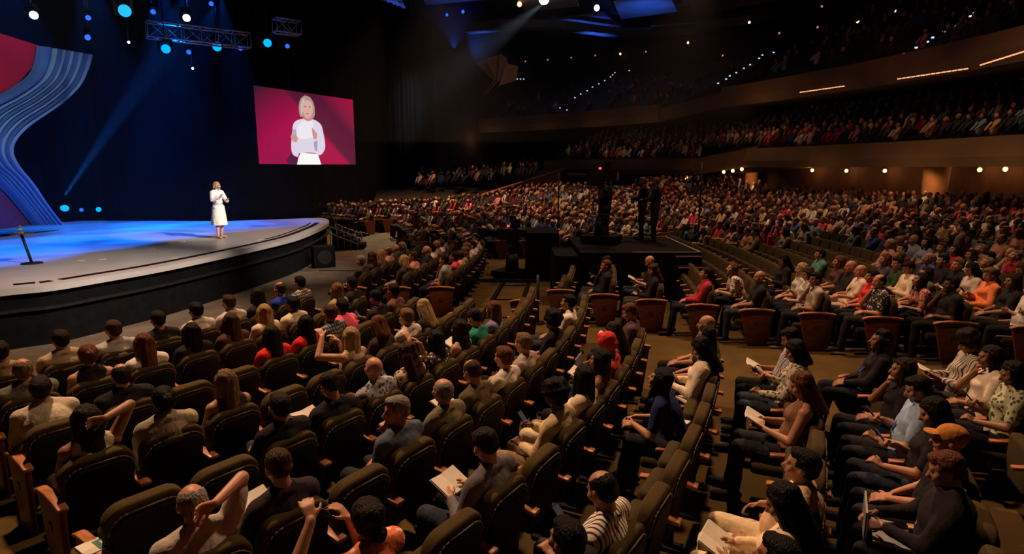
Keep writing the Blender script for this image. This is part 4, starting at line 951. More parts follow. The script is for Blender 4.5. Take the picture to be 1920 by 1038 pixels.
# ---- hair, in head space
def hair_mesh(style, seed=0, dec=.5, vox=.009):
    r = random.Random(seed); mb = MB()
    if style in ('bald', 'balding'): mb.ell((0, -.014, .026), (.0815, .1035, .093), None, 20, 14); mb.ell((0, -.050, -.020), (.070, .062, .052), None, 14, 10)
    elif style == 'short': mb.ell((0, -.018, .036), (.086, .104, .092), None, 20, 14); mb.ell((0, -.050, -.018), (.071, .064, .056), None, 14, 10); mb.ell((0, .035, .094), (.060, .048, .026), None, 12, 8)
    elif style not in ('cap',): mb.ell((0, -.020, .040), (.089, .104, .091), None, 18, 12); mb.ell((0, -.045, -.005), (.080, .074, .075), None, 18, 12)
    if style in ('medium', 'long', 'curly', 'bob'):
        Lh = {'medium': .17, 'long': .30, 'curly': .27, 'bob': .10}[style]
        for i in range(9):
            a = math.radians(200+i*17.5); x = .072*math.cos(a); y = .068*math.sin(a)-.012
            mb.capsule(V3((x, y, .03)), .036, V3((x*1.25, y*1.15-.012, -Lh+.03*r.random()+.006*abs(i-4))), .030 if style != 'curly' else .042, 9, 3)
        for s in (-1, 1): mb.capsule(V3((s*.070, .012, .04)), .030, V3((s*.088, .020, -max(Lh*.55, .08))), .022, 8, 3)
        mb.ell((0, -.055, -Lh*.5), (.085, .045, Lh*.42), None, 14, 10)
    if style == 'afro': mb.ell((0, -.02, .05), (.125, .130, .115), None, 18, 12)
    if style == 'bun': mb.ell((0, -.115, .045), (.042, .040, .040), None, 12, 8)
    if style == 'ponytail':
        mb.ell((0, -.115, .03), (.028, .03, .03), None, 10, 8); mb.capsule(V3((0, -.125, .02)), .028, V3((0, -.14, -.17)), .016, 9, 3)
    if style == 'updo':
        mb.ell((0, -.085, .07), (.075, .06, .06), None, 14, 10); mb.ell((.03, -.10, -.06), (.05, .04, .05), None, 10, 8)
    if style == 'wrap': mb.ell((0, -.02, .06), (.095, .108, .09), None, 16, 10); mb.ell((0, .02, .125), (.05, .05, .035), None, 10, 8)
    if style == 'cap': mb.ell((0, -.012, .045), (.088, .104, .080), None, 18, 12); mb.ell((0, .11, .045), (.065, .06, .010), None, 14, 8)
    me = apply_mods(mb, 'hair', [('REMESH', dict(mode='VOXEL', voxel_size=vox)), ('SMOOTH', dict(factor=.5, iterations=2)), ('DECIMATE', dict(ratio=dec))], [M['hair'] if style not in ('wrap', 'cap') else M['cloth']])
    n = len(me.vertices); co = np.empty(n*3); me.vertices.foreach_get('co', co); co = co.reshape(-1, 3)
    amp = {'curly': .012, 'afro': .010, 'wrap': .003, 'cap': 0, 'short': .0022, 'bald': .0008, 'balding': .0012}.get(style, .0042); fr = 70 if style in ('curly', 'afro') else 110
    q = co; ph = r.uniform(0, 6); w = np.sin(fr*q[:, 0]+ph)*np.cos(fr*.8*q[:, 1]+ph)+(np.sin(fr*q[:, 2]*(.9 if fr == 70 else .15)+ph))*.6
    cc = np.array([0, -.015, .01]); nn = co-cc; nn /= np.linalg.norm(nn, axis=1)[:, None]; co = co+nn*(w*amp)[:, None]
    if style not in ('cap', 'wrap'):      # the hairline: keep hair off the face, and off the crown of a bald head
        face = (co[:, 1] > .040) & (co[:, 2] < .066) & (abs(co[:, 0]) < .072)
        if style in ('short', 'balding', 'bald'): face |= (co[:, 1] > .012) & (co[:, 2] < .012)
        if style == 'balding': face |= (co[:, 2] > .088-.32*co[:, 1]) & (co[:, 2] > .02)
        if style == 'bald': face |= (co[:, 2] > .018-.1*co[:, 1])
        co[face] = cc+(co[face]-cc)*.80
    me.vertices.foreach_set('co', co.ravel()); me.update(); return me
HAIR = {}
def hair(style, i=0):
    k = (style, i)
    if k not in HAIR: HAIR[k] = hair_mesh(style, i)
    return HAIR[k]
PERS = {}
def person_meshes(*a):
    if a not in PERS: 
        pose, fem, yaw, sleeve, bulk, seed = a; PERS[a] = make_person(pose, fem, yaw, sleeve, bulk, seed=seed)
    return PERS[a]
NOHOOK = None
def with_mat(me, key):
    if key == 'cloth': return me
    k = (me.name, key)
    if k not in PERS:
        m2 = me.copy(); m2.materials.clear(); m2.materials.append(M[key]); PERS[k] = m2
    return PERS[k]
def build_person(meshes, p, rz, skin, style, hcol, shirt, trous, label, group=None, pattern='cloth', shoes=(.02, .015, .012), hseed=0, name='person', lanyard=None):
    o = link(name, meshes['body'], None, p, rz); o.color = (*skin, 1); tag(o, label, 'person', group)
    s = link('shirt', with_mat(meshes['shirt'], pattern), o); s.color = (*shirt, 1)
    if 'trousers' in meshes: t = link('trousers', meshes['trousers'], o); t.color = (*trous, 1)
    f = link('shoes', meshes['shoes'], o); f.color = (*shoes, 1)
    if style != 'none':
        h = link('headwrap' if style == 'wrap' else 'cap' if style == 'cap' else 'hair', hair(style, hseed), o); h.matrix_local = meshes['H']; h.color = (*hcol, 1)
    if lanyard:
        k = 'lan%d' % id(meshes['body'])
        if k not in PERS:
            nb, u, fw = meshes['neckb'], meshes['u'], meshes['fw']; b = MB()
            for s_ in (-1, 1):
                pts = [nb-fw*.070+u*.045, nb+V3((s_*.078, 0, 0))+u*.035, nb+V3((s_*.075, 0, 0))+fw*.085-u*.055, nb+fw*.165-u*.26]
                pts = smooth_curve(pts, 4)
                for a_, c_ in zip(pts[:-1], pts[1:]): b.tube(a_, .008, c_, .008, 5)
            PERS[k] = b.mesh('lanyard', [M['cloth']])
        l = link('lanyard', PERS[k], o); l.color = (*lanyard, 1)
    return o

# ================================================================== who sits where
SK = dict(l=(.52, .27, .17), m=(.40, .19, .11), t=(.30, .135, .07), d=(.12, .05, .028), r=(.50, .22, .14))
HC = dict(k=(.006, .005, .004), d=(.018, .010, .006), b=(.055, .028, .014), a=(.13, .045, .02), n=(.18, .105, .05), y=(.42, .28, .13), g=(.25, .22, .18), w=(.5, .46, .4), R=(.42, .03, .03), o=(.5, .2, .05))
HN = dict(k='black', d='dark', b='brown', a='auburn', n='light brown', y='blond', g='grey', w='white', R='red', o='orange')
ST = dict(s=('short', 'short %s hair'), b=('bald', 'bald head'), B=('balding', 'balding %s hair'), m=('medium', 'chin-length %s hair'), l=('long', 'long %s hair'), c=('curly', 'curly %s hair'), u=('updo', 'pinned-up %s hair'), U=('bun', '%s hair in a bun'), p=('ponytail', '%s ponytail'), A=('afro', 'full %s hair'), h=('wrap', '%s headwrap'), C=('cap', '%s cap'))
# px, py, style+hair colour, skin, fem, shirt colour, shirt words, pose, yaw, sleeve, trousers, held, pattern, extra
DK = (.02, .018, .02)
def T(*a): return a
PEOPLE = [
 (0, 634, 'sd', 'm', 0, (.30, .24, .15), 'tan jacket', 'lap', -15, 1), (12, 688, 'Bn', 'm', 0, (.16, .16, .12), 'grey-green shirt', 'lap', -10, .5),
 (198, 608, 'Bd', 'm', 0, DK, 'black jacket', 'lap', -20, 1), (135, 650, 'sd', 'm', 0, (.42, .34, .22), 'beige shirt', 'lap', -25, .5, 1.18),
 (222, 632, 'sb', 'm', 0, (.42, .42, .42), 'light grey-blue shirt', 'lap', -25, 1, 1.1), (310, 608, 'sd', 'm', 0, DK, 'black shirt', 'lap', -20, .5, 1.05),
 (388, 598, 'sk', 'm', 0, (.62, .58, .50), 'white shirt', 'lap', -20, .5, 1.1), (185, 690, 'Ua', 'l', 1, DK, 'black top', 'lap', -10, .1),
 (292, 655, 'la', 'l', 1, (.75, .70, .66), 'white top', 'lap', -20, .5), (75, 755, 'sd', 'm', 0, (.55, .47, .35), 'cream striped-back shirt', 'leanf', -5, .5, 1.15),
 (125, 835, 'ld', 't', 1, (.72, .62, .48), 'white sleeveless top', 'behind', -10, .1), (300, 765, 'Uk', 'd', 0, (.36, .31, .22), 'olive patterned shirt', 'lap', -15, 1, 1.15),
 (379, 632, 'lk', 'm', 1, DK, 'dark top', 'lap', -10, .5), (445, 580, 'sb', 'm', 0, (.55, .50, .44), 'pale grey shirt', 'lap', -15, 1, 1.05),
 (468, 545, 'Bb', 'r', 0, (.02, .05, .42), 'royal blue shirt', 'lap', -10, .5), (533, 528, 'sk', 'm', 0, (.60, .58, .55), 'black and white plaid shirt', 'lap', -10, .5, 1, 'plaid'),
 (549, 552, 'sk', 'd', 0, (.68, .60, .46), 'cream shirt', 'lap', -10, .5), (510, 570, 'md', 'm', 1, DK, 'dark top', 'lap', 0, .5), (525, 596, 'my', 'l', 1, (.72, .62, .46), 'cream top', 'lap', 0, .5),
 (457, 610, 'lb', 'm', 1, (.09, .045, .03), 'brown top', 'lap', 0, .5), (574, 583, 'lk', 'm', 1, (.62, .02, .02), 'red top', 'lap', 0, .5), (506, 640, 'ld', 'm', 1, (.72, .03, .02), 'bright red blouse', 'lap', 10, .5),
 (635, 558, 'ln', 'l', 1, (.36, .29, .16), 'olive top', 'lap', -10, .5), (627, 602, 'sb', 'm', 0, (.25, .28, .31), 'grey-blue plaid shirt', 'chin', 10, 1, 1, 'plaid'), (669, 604, 'ly', 'l', 1, (.58, .44, .30), 'peach top', 'up', -5, .1),
 (690, 565, 'sk', 'm', 0, (.90, .13, .22), 'bright pink shirt', 'leanf', 0, .5), (720, 582, 'sk', 't', 0, DK, 'black shirt', 'phone', 0, .5), (760, 549, 'sk', 't', 0, (.16, .07, .08), 'mauve shirt', 'lap', 0, .5),
 (786, 600, 'sn', 'l', 0, (.62, .56, .46), 'cream tee', 'lap', 0, .5), (737, 633, 'ma', 'm', 1, (.05, .03, .03), 'dark top', 'read', 0, .5), (827, 602, 'ly', 'l', 1, DK, 'black top', 'phone', 0, .5),
 (861, 580, 'ld', 'l', 1, DK, 'black sleeveless top', 'lap', 0, .1), (897, 612, 'sd', 'm', 0, (.02, .22, .16), 'teal shirt', 'read', 10, .5, 1.1), (941, 592, 'ma', 'm', 1, (.22, .21, .36), 'lavender top', 'lap', 0, .5),
 (848, 638, 'lk', 'm', 1, (.04, .03, .03), 'dark floral top', 'up', -10, .5, 1, 'floral'), (799, 678, 'cb', 'l', 1, (.75, .60, .40), 'cream floral blouse', 'phone', -20, .5, 1, 'floral_dark'),
 (950, 662, 'sa', 'l', 0, (.68, .62, .54), 'white shirt', 'lap', 10, .5), (1003, 642, 'sn', 'l', 0, (.45, .38, .30), 'sand shirt', 'cross', 10, .5), (1040, 604, 'Ak', 'm', 1, DK, 'black top', 'lap', 0, .5),
 (1079, 578, 'sk', 'm', 0, (.80, .70, .64), 'white tee', 'lap', 5, .5), (910, 702, 'Bb', 'm', 0, (.12, .10, .055), 'olive-brown shirt', 'read', 0, 1), (846, 746, 'Bg', 'r', 0, (.19, .17, .11), 'grey-olive shirt', 'lap', 5, .5, 1.15),
 (713, 710, 'bd', 'r', 0, (.36, .38, .42), 'blue-grey patterned shirt', 'lap', 0, .5, 1.1, 'floral_dark'), (640, 726, 'sd', 'm', 0, DK, 'black shirt', 'read', -5, .5, 1.1), (490, 732, 'ln', 'm', 1, (.05, .035, .03), 'dark top', 'lap', 0, .1),
 (516, 790, 'sd', 'm', 0, DK, 'black shirt', 'cross', -20, .5), (747, 787, 'sg', 'r', 0, (.11, .13, .17), 'slate blue shirt', 'chin', 52, .5, 1.15), (545, 887, 'sb', 'm', 0, (.035, .025, .03), 'black jacket', 'read', 0, 1, 1.15),
 (343, 985, 'Bg', 'r', 0, (.55, .48, .40), 'pale shirt', 'behind', 0, .5, 1.05), (745, 985, 'ud', 'm', 1, (.80, .20, .10), 'orange and white floral top', 'up', 0, .5, 1, 'floral'),
 (930, 862, 'sd', 'm', 0, (.15, .14, .15), 'grey jacket', 'read', 10, 1, 1.1), (1088, 738, 'Ak', 'd', 1, (.62, .48, .28), 'tan shirt', 'phone', 20, 1), (1127, 712, 'lk', 'd', 1, (.78, .66, .48), 'cream top', 'lap', 20, .5),
 (1125, 672, 'hR', 't', 1, (.45, .05, .05), 'red top', 'read', 25, .5), (1204, 590, 'sa', 'm', 0, (.10, .05, .06), 'dark maroon shirt', 'read', 25, .5), (1188, 640, 'ld', 't', 1, (.16, .06, .05), 'dark red top', 'type', 20, .1), (1166, 682, 'lk', 't', 1, (.20, .07, .05), 'rust top', 'lap', 20, .1),
 (1250, 655, 'lk', 'm', 1, (.02, .03, .12), 'navy top', 'leanf', 0, .5), (1331, 664, 'lk', 't', 1, (.78, .65, .48), 'cream blouse', 'read', 25, 1), (1331, 605, 'bn', 'm', 0, (.30, .22, .14), 'tan shirt', 'lap', 10, .5), (1352, 640, 'lk', 'm', 1, DK, 'black top', 'lap', 10, .5),
 (1486, 648, 'sk', 't', 0, (.50, .44, .46), 'grey striped shirt', 'read', 35, .5, 1, 'stripe'), (1500, 672, 'mk', 't', 1, (.45, .40, .28), 'olive patterned shirt', 'phone', 35, 1, 1, 'floral_dark'), (1519, 735, 'la', 'm', 1, (.20, .10, .06), 'brown sleeveless top', 'read', 30, .1),
 (1628, 655, 'ck', 't', 1, DK, 'black top', 'lap', 30, 1, 1, 'cloth', (.05, .18, .5)), (1688, 695, 'ld', 't', 1, DK, 'dark top', 'chin', 35, .5), (1737, 717, 'sk', 'm', 0, (.30, .42, .60), 'light blue shirt', 'phone', 35, .5, 1.1, 'cloth', (.06, .1, .4)),
 (1821, 650, 'Ad', 't', 1, (.60, .52, .42), 'black and white striped blouse', 'read', 20, 1, 1, 'stripe'), (1860, 686, 'ld', 't', 1, (.85, .70, .58), 'white tee', 'chin', 20, .5), (1900, 706, 'lk', 't', 1, (.42, .45, .28), 'pale green shirt', 'phone', 25, .5, 1, 'floral_dark'),
 (1752, 792, 'lk', 'm', 1, DK, 'dark top', 'phone', 20, .5), (1521, 862, 'sk', 'm', 0, (.72, .48, .28), 'tan tee', 'rest', 25, .5, 1.25, 'cloth', (.03, .03, .05)), (1500, 945, 'lk', 't', 1, (.85, .66, .44), 'cream blazer', 'read', 20, 1),
 (1838, 932, 'sa', 'm', 0, (.02, .015, .018), 'black jacket', 'type', 15, 1, 1.2, 'cloth', (.3, .3, .35)), (1682, 855, 'Co', 'r', 0, DK, 'black shirt', 'lap', 25, .5), (1180, 932, 'Bk', 'm', 0, (.85, .75, .62), 'white striped shirt', 'phone', 10, .5, 1.1, 'stripe', (.03, .05, .15)),
 (1120, 1042, 'sk', 'm', 0, DK, 'black shirt', 'lap', 10, .5), (1500, 1048, 'sk', 'm', 0, DK, 'black shirt', 'lap', 10, .5),
 # beyond the cross aisle
 (1400, 506, 'la', 'l', 1, (.70, .58, .48), 'white floral blouse', 'leanf', 30, .5, 1, 'floral_dark'), (1429, 533, 'bd', 'm', 0, DK, 'black vest', 'lap', 40, .5, 1.1), (1479, 497, 'lk', 't', 1, DK, 'dark top', 'read', 30, 1), (1531, 491, 'sd', 'r', 0, (.10, .28, .22), 'teal shirt', 'lap', 20, .5),
 (1565, 505, 'ma', 'r', 1, (.10, .05, .04), 'brown top', 'lap', 20, .5), (1587, 511, 'bd', 'r', 0, DK, 'black jacket', 'lap', 20, 1), (1508, 519, 'ly', 'l', 1, (.6, .55, .48), 'white top', 'lap', 30, .5), (1529, 526, 'mb', 'l', 1, (.62, .56, .50), 'pale grey top', 'phone', 30, .5),
 (1539, 541, 'sk', 't', 0, (.45, .38, .30), 'sand tee', 'chin', 40, .5), (1612, 520, 'bn', 'r', 0, (.78, .62, .48), 'cream shirt', 'cross', 35, .5, 1, 'cloth', (.05, .04, .04)), (1641, 499, 'sd', 'r', 1, (.70, .04, .05), 'red top', 'lap', 20, .5), (1677, 500, 'ma', 'l', 1, (.08, .06, .09), 'dark top', 'lap', 20, .5),
 (1683, 517, 'sk', 'm', 0, (.03, .06, .03), 'dark green shirt', 'lap', 30, .5), (1712, 518, 'sd', 'm', 0, (.80, .62, .45), 'cream jacket', 'read', 40, 1), (1662, 551, 'Bd', 'r', 0, (.05, .05, .04), 'dark floral shirt', 'chin', 40, .5, 1.1, 'floral'), (1755, 556, 'lk', 'm', 1, (.55, .20, .18), 'red patterned blouse', 'leanf', 20, .5, 1, 'floral_dark'),
 (1808, 518, 'sn', 'r', 0, DK, 'black jacket', 'lap', 30, 1), (1849, 501, 'sk', 'm', 0, (.55, .42, .46), 'pale pink shirt', 'lap', 20, .5), (1887, 512, 'md', 't', 1, DK, 'black top', 'lap', 20, .5), (1835, 537, 'lk', 't', 1, (.6, .5, .42), 'cream top', 'read', 20, .5),
 (1880, 537, 'sn', 'r', 1, (.90, .26, .10), 'bright orange top', 'phone', 25, 1), (1805, 554, 'sk', 'd', 0, DK, 'black tee', 'chin', 20, .5, 1.15), (1739, 495, 'md', 'r', 1, (.10, .12, .10), 'dark green top', 'lap', 20, .5), (1770, 502, 'sk', 'r', 0, DK, 'black jacket', 'lap', 20, .5),
 (1799, 500, 'md', 'm', 1, (.40, .03, .06), 'crimson top', 'lap', 20, .5), (1149, 490, 'sk', 't', 1, DK, 'black top', 'phone', 30, .5), (1228, 487, 'by', 'r', 0, DK, 'black shirt', 'read', 10, .5), (1143, 523, 'sa', 'm', 0, (.02, .02, .028), 'dark suit', 'chin', 50, 1), (1234, 523, 'cb', 'm', 1, DK, 'black top', 'phone', 50, 1),
 # block beside the camera track
 (687, 488, 'sg', 'l', 0, (.05, .045, .045), 'charcoal jacket', 'lap', 0, 1, 1.1), (758, 501, 'my', 'l', 1, (.05, .04, .04), 'dark top', 'lap', 0, .5), (818, 497, 'sd', 'm', 0, (.28, .31, .27), 'grey-green shirt', 'chin', 20, .5), (822, 459, 'Bg', 'r', 0, (.3, .2, .18), 'grey shirt', 'lap', 20, .5), (889, 468, 'sn', 'l', 0, (.78, .66, .6), 'white shirt', 'phone', 30, .5), (712, 528, 'sk', 'm', 0, DK, 'dark shirt', 'lap', 0, .5), (850, 486, 'sk', 'm', 1, (.7, .06, .12), 'hot pink top', 'lap', 10, .5),
]
PHR = dict(lap='hands in lap', thigh='hands on thighs', read='reading', phone='holding a phone', chin='hand at chin', fold='arms folded', behind='hand behind head', leanf='leaning forward', rest='arms on the armrests', cross='legs crossed', up='hands raised', type='typing')
miss = []
for P in sorted(PEOPLE, key=lambda t: -t[1]):
    best = None
    for s in SEATS:
        if s['who'] or (P[0] == 1250 and math.hypot(s['hp'][0]-1300, s['hp'][1]-698) > 45) or (P[0] > 1380 and P[1] < 560 and s['block'] == 'A'): continue
        e = math.hypot(s['hp'][0]-P[0], (s['hp'][1]-P[1])*1.0)/(FPX/s['hp'][2])
        if best is None or e < best[0]: best = (e, s)
    best[1]['who'] = P; miss.append((round(best[0], 2), P[0], P[1]))
ORD = ['first', 'second', 'third', 'fourth', 'fifth', 'sixth', 'seventh', 'eighth', 'ninth', 'tenth', 'eleventh', 'twelfth', 'thirteenth', 'fourteenth', 'fifteenth', 'sixteenth', 'seventeenth', 'eighteenth', 'nineteenth', 'twentieth']
def ordn(i):
    if i < 20: return ORD[i]
    t = {2: 'twenty', 3: 'thirty', 4: 'forty', 5: 'fifty', 6: 'sixty'}[(i+1)//10]; u = (i+1) % 10
    return (t[:-1]+'ieth') if u == 0 else t+'-'+ORD[u-1]
WH = dict(A='of near block', M='beside camera track', B='beyond cross aisle', N='behind camera track', P='by stage steps')
ROW0 = dict(A=-3, M=-2, B=3, N=-2, P=-3)
def where(s): return '%s row %s, %s from aisle' % (ordn(s['row']-ROW0[s['block']]), WH[s['block']], ordn(s['col']))
GRP = dict(A='audience in the near block', M='audience beside the camera track', B='audience beyond the cross aisle', N='audience behind the camera track', P='audience by the stage steps')
for k in range(3, 11):
    row = sorted([s for s in SEATS if s['block'] == 'A' and s['row'] == k], key=lambda s: s['col'])
    while row and not row[-1]['who']: SEATS.remove(row.pop())
    if row: row[-1]['end'] = 'right'; row[-1]['last'] = True
# ---- small held things
def book_mesh():
    b = MB()
    for s in (-1, 1):
        T_ = Matrix.Rotation(s*math.radians(-9), 4, 'Y'); b.box((s*.068, 0, .006), (.134, .19, .010), T_); b.box((s*.069, 0, .0), (.142, .20, .003), T_)
    return b.mesh('notebook', [M['paper']])
BOOKM = book_mesh()
b = MB(); b.box((0, 0, 0), (.072, .15, .009)); PHM = b.mesh('phone', [M['blackmetal']]); b = MB(); b.box((0, 0, .0055), (.064, .138, .002)); PHS = b.mesh('phone_screen', [emat('phone_glow', (.35, .4, .5), .06)])
b = MB(); b.box((0, 0, 0), (.15, .21, .018)); PADM = b.mesh('closed_booklet', [M['paper']])
def held(kind, o, meshes, P, label, s):
    L_, R_ = meshes['hands']['L'][0], meshes['hands']['R'][0]
    if kind == 'read': pos = (L_+R_)/2+V3((0, .10, .03)); rot = Matrix.Rotation(math.radians(28), 4, 'X')
    elif kind == 'phone': pos = R_+V3((-.01, .10, .05)); rot = Matrix.Rotation(math.radians(50), 4, 'X')
    else: return
    W = Matrix.Translation(o.location)@Matrix.Rotation(s['rz'], 4, 'Z')@Matrix.Translation(pos)@rot
    if kind == 'read': h = link('notebook', BOOKM); tag(h, short('open notebook before %s' % label), 'notebook', 'notebooks held by the audience')
    else: h = link('phone', PHM); tag(h, short('dark phone before %s' % label), 'phone', 'phones held by the audience'); link('phone_screen', PHS, h)
    h.matrix_world = W
TROU = [(.014, .014, .022), (.010, .010, .011), (.030, .038, .058), (.05, .042, .03), (.022, .022, .026)]
def hairdesc(st_, c): return ST[st_][1] % HN[c] if '%s' in ST[st_][1] else ST[st_][1]
def short(l):       # keep labels within sixteen words
    w = l.split(); return ' '.join(w[:16])
specials = {(1521, 862): ((.72, .58, .38), 'rest'), (1500, 945): ((.80, .66, .46), 'read'), (1612, 520): ((.75, .62, .45), 'cross'), (343, 985): ((.4, .42, .45), None), (1127, 712): ((.72, .6, .42), None), (1088, 738): ((.28, .19, .11), None)}
occ = []
for s in SEATS:
    if s['who']: occ.append(s); continue
    bx, (hx, hy, _) = s['block'], s['hp']; tx, ty, _ = s['px']
    if bx == 'A': pr = 0
    elif inside(EMPTYP, tx, ty) or inside(EMPTYP, hx, hy): pr = 0
    elif bx == 'M': pr = .88 if hx > 690 else .6
    elif bx == 'B':
        if hy > 545 or hx < 1290: pr = .0 if hx < 1290 and hy > 470 else .12
        elif hy > 470 and hx < 1620: pr = .12
        else: pr = .88
    else: pr = .93
    if rnd.random() < pr: s['who'] = 'auto'; occ.append(s)
occ.sort(key=lambda s: s['d'])
named = [s for s in occ if s['who'] != 'auto']; auto = [s for s in occ if s['who'] == 'auto']
# ---- named people
used = set()
for i, s in enumerate(sorted(named, key=lambda s: s['d'])):
    P = s['who']; hs, sk, fem, col, words, pose, yaw, sl = P[2:10]; bulk = P[10] if len(P) > 10 else 1.0; pat = P[11] if len(P) > 11 else 'cloth'; lan = P[12] if len(P) > 12 else None
    sty, hc = hs[0], hs[1]
    if s['block'] == 'A' and s['p'].x < 1.0: yaw = -yaw*.4-14 if pose != 'chin' or yaw < 40 else yaw
    elif s['block'] == 'A': yaw = -8+yaw*.3
    else: yaw = yaw*.5-8
    yaw = round(yaw/8)*8
    near = s['d'] < 9
    m = person_meshes(pose, bool(fem), yaw, sl, bulk, i if near else 50+i % 12)
    pz = {'lap': '', 'thigh': ''}.get(pose, ' '+PHR[pose])
    lab = short('person with %s in %s%s, %s' % (hairdesc(sty, hc), words, pz, where(s)))
    tro, _ = specials.get((P[0], P[1]), (TROU[i % 5], None))
    hcol = col if sty in 'h' else HC[hc]
    if sty == 'h': hcol = (.70, .04, .04)
    o = build_person(m, s['p'], s['rz'], SK[sk], 'none' if sty == 'b' else ST[sty][0], hcol, col, tro, lab, GRP[s['block']], pat, hseed=i % 3, lanyard=lan)
    s['obj'] = o; s['mesh'] = m
    if pose in ('read', 'phone'): held(pose, o, m, P, '%s, %s' % (words, where(s)), s)
# ---- the other seated people, nearest first, up to three hundred in all
POOL = [('lap', 0, -8, .5, 1.0, 'short'), ('thigh', 1, 0, .5, 1.0, 'long'), ('fold', 0, -16, .5, 1.1, 'short'), ('read', 1, -8, 1.0, 1.0, 'medium'), ('chin', 0, 8, 1.0, 1.0, 'balding'), ('cross', 1, -16, .5, 1.0, 'curly'), ('lap', 1, 0, 1.0, 1.0, 'ponytail'), ('rest', 0, 0, .5, 1.15, 'bald'), ('leanf', 0, -8, .5, 1.0, 'short'), ('lap', 0, 8, 1.0, 1.1, 'balding')]
PALW = [((.72, .66, .58), 'white shirt'), ((.78, .74, .68), 'white top'), ((.05, .045, .05), 'black top'), ((.03, .03, .06), 'navy top'), ((.28, .26, .24), 'grey shirt'), ((.45, .04, .05), 'red top'), ((.05, .10, .30), 'blue shirt'), ((.30, .22, .12), 'tan shirt'), ((.08, .16, .12), 'green top'), ((.06, .04, .035), 'brown jacket'), ((.55, .28, .22), 'salmon top'), ((.20, .23, .30), 'slate blue shirt'), ((.14, .05, .08), 'plum top'), ((.60, .50, .36), 'cream top')]
HK = 'kddbbangyg'
nA = 300-len(named)-7
FAR = auto[nA:]
for i, s in enumerate(auto[:nA]):
    pk = POOL[rnd.randrange(len(POOL))]; pose, fem, yaw, sl, bulk, sty = pk
    key = ('auto',)+pk[:5]
    if key not in PERS: PERS[key] = make_person(pose, bool(fem), yaw, sl, bulk, vox=.011, dec=.22, seed=POOL.index(pk))
    m = PERS[key]; col, words = PALW[rnd.randrange(len(PALW))]; hc = rnd.choice(HK); sk = rnd.choice('lmmmttdr'); cv = rnd.uniform(.8, 1.15)
    d_ = {'short': 'short %s hair', 'long': 'long %s hair', 'medium': 'chin-length %s hair', 'balding': 'thinning %s hair', 'curly': 'curly %s hair', 'ponytail': 'a %s ponytail', 'bald': 'a bald head'}[sty]
    lab = short('person with %s in %s, %s' % ((d_ % HN[hc]) if '%s' in d_ else d_, words, where(s)))
    o = build_person(m, s['p'], s['rz'], SK[sk], 'none' if sty == 'bald' else sty, HC[hc], tuple(c*cv for c in col), TROU[i % 5], lab, GRP[s['block']], hseed=0)
    f = rnd.uniform(.95, 1.04); o.scale = (f*(-1 if rnd.random() < .5 else 1), f, f)
# ---- the seats: the three hundred nearest one by one, all farther ones as one mass
SEATS.sort(key=lambda s: s['d'])
for s in SEATS[:300]:
    up = s['who'] is None
    o = build_seat(s['p'], s['rz'], up, s['end'], s['last'])
    tag(o, '%s olive auditorium seat, %s' % ('empty folded' if up else 'occupied', where(s)), 'seat', {'A': 'seats of the near block', 'M': 'seats beside the camera track', 'B': 'seats beyond the cross aisle', 'N': 'seats behind the camera track', 'P': 'seats by the stage steps'}[s['block']])
def lowseat(up, end=None):
    mb = slab(rounded_panel(.50, .60, .12, 3), 0, .10, T0); n1 = len(mb.f); mb.mi = [0]*n1
    for x in (-SA/2,): mb.box((x, .2, .62), (.07, .46, .035), mi=1); mb.box((x, .16, .3), (.045, .3, .6), mi=0)
    if up: mb.box((0, .26, .50), (.45, .12, .36))
    else: mb.box((0, .34, .40), (.45, .44, .10))
    if end: mb.prism([((-1 if end == 'left' else 1)*SA/2*1.08, y, z) for y, z in pan], (0, 0, 0), ((-.05 if end == 'left' else .05), 0, 0), 1)
    return mb
LS2 = {(u, e): lowseat(u, e) for u in (True, False) for e in (None, 'left', 'right')}; LS = LS2[True, None]; lv = np.array([tuple(v) for v in LS.v]); V = []; F = []; mi = []; nb = 0
for s in SEATS[300:]:
    c_, s_ = math.cos(s['rz']), math.sin(s['rz']); R_ = np.array([[c_, -s_, 0], [s_, c_, 0], [0, 0, 1]]); LS = LS2[s['who'] is None, s['end']]; lv = np.array([tuple(v) for v in LS.v]); V.append(lv@R_.T+np.array(s['p'])); F += [tuple(i+nb for i in f) for f in LS.f]; mi += LS.mi; nb += len(lv)
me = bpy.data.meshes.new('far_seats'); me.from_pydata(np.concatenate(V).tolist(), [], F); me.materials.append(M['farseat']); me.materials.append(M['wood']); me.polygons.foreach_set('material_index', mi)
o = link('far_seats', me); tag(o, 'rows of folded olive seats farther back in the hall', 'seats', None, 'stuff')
# ---- low figures of the far crowd: body, head, hair, arms and thighs, coloured by what each wears
def fig():
    r_ = []; b = MB()
    def put(f, code): n0 = len(b.v); f(); r_.extend([code]*(len(b.v)-n0))
    put(lambda: b.capsule((0, .22, .60), .135, (0, .10, .98), .12, 9, 3, V3((1, 0, 0)), .75), 1)
    put(lambda: b.capsule((-.15, .10, 1.0), .062, (.15, .10, 1.0), .062, 7, 2), 1)
    for s in (-1, 1):
        put(lambda: b.capsule((s*.19, .12, .98), .052, (s*.24, .24, .74), .042, 6, 2), 1); put(lambda: b.capsule((s*.24, .24, .74), .04, (s*.06, .46, .70), .03, 6, 2), 2)
        put(lambda: b.capsule((s*.10, .26, .53), .09, (s*.12, .68, .54), .06, 6, 2), 3); put(lambda: b.capsule((s*.12, .70, .54), .055, (s*.12, .74, .08), .04, 6, 2), 3)
    put(lambda: b.capsule((0, .11, 1.02), .055, (0, .13, 1.10), .05, 6, 2), 2); put(lambda: b.ell((0, .14, 1.20), (.075, .092, .112), None, 9, 7), 2)
    put(lambda: b.ell((0, .115, 1.235), (.082, .094, .092), None, 9, 7), 4)
    return b, np.array(r_)
FB, FC = fig(); FV = np.array([tuple(v) for v in FB.v])
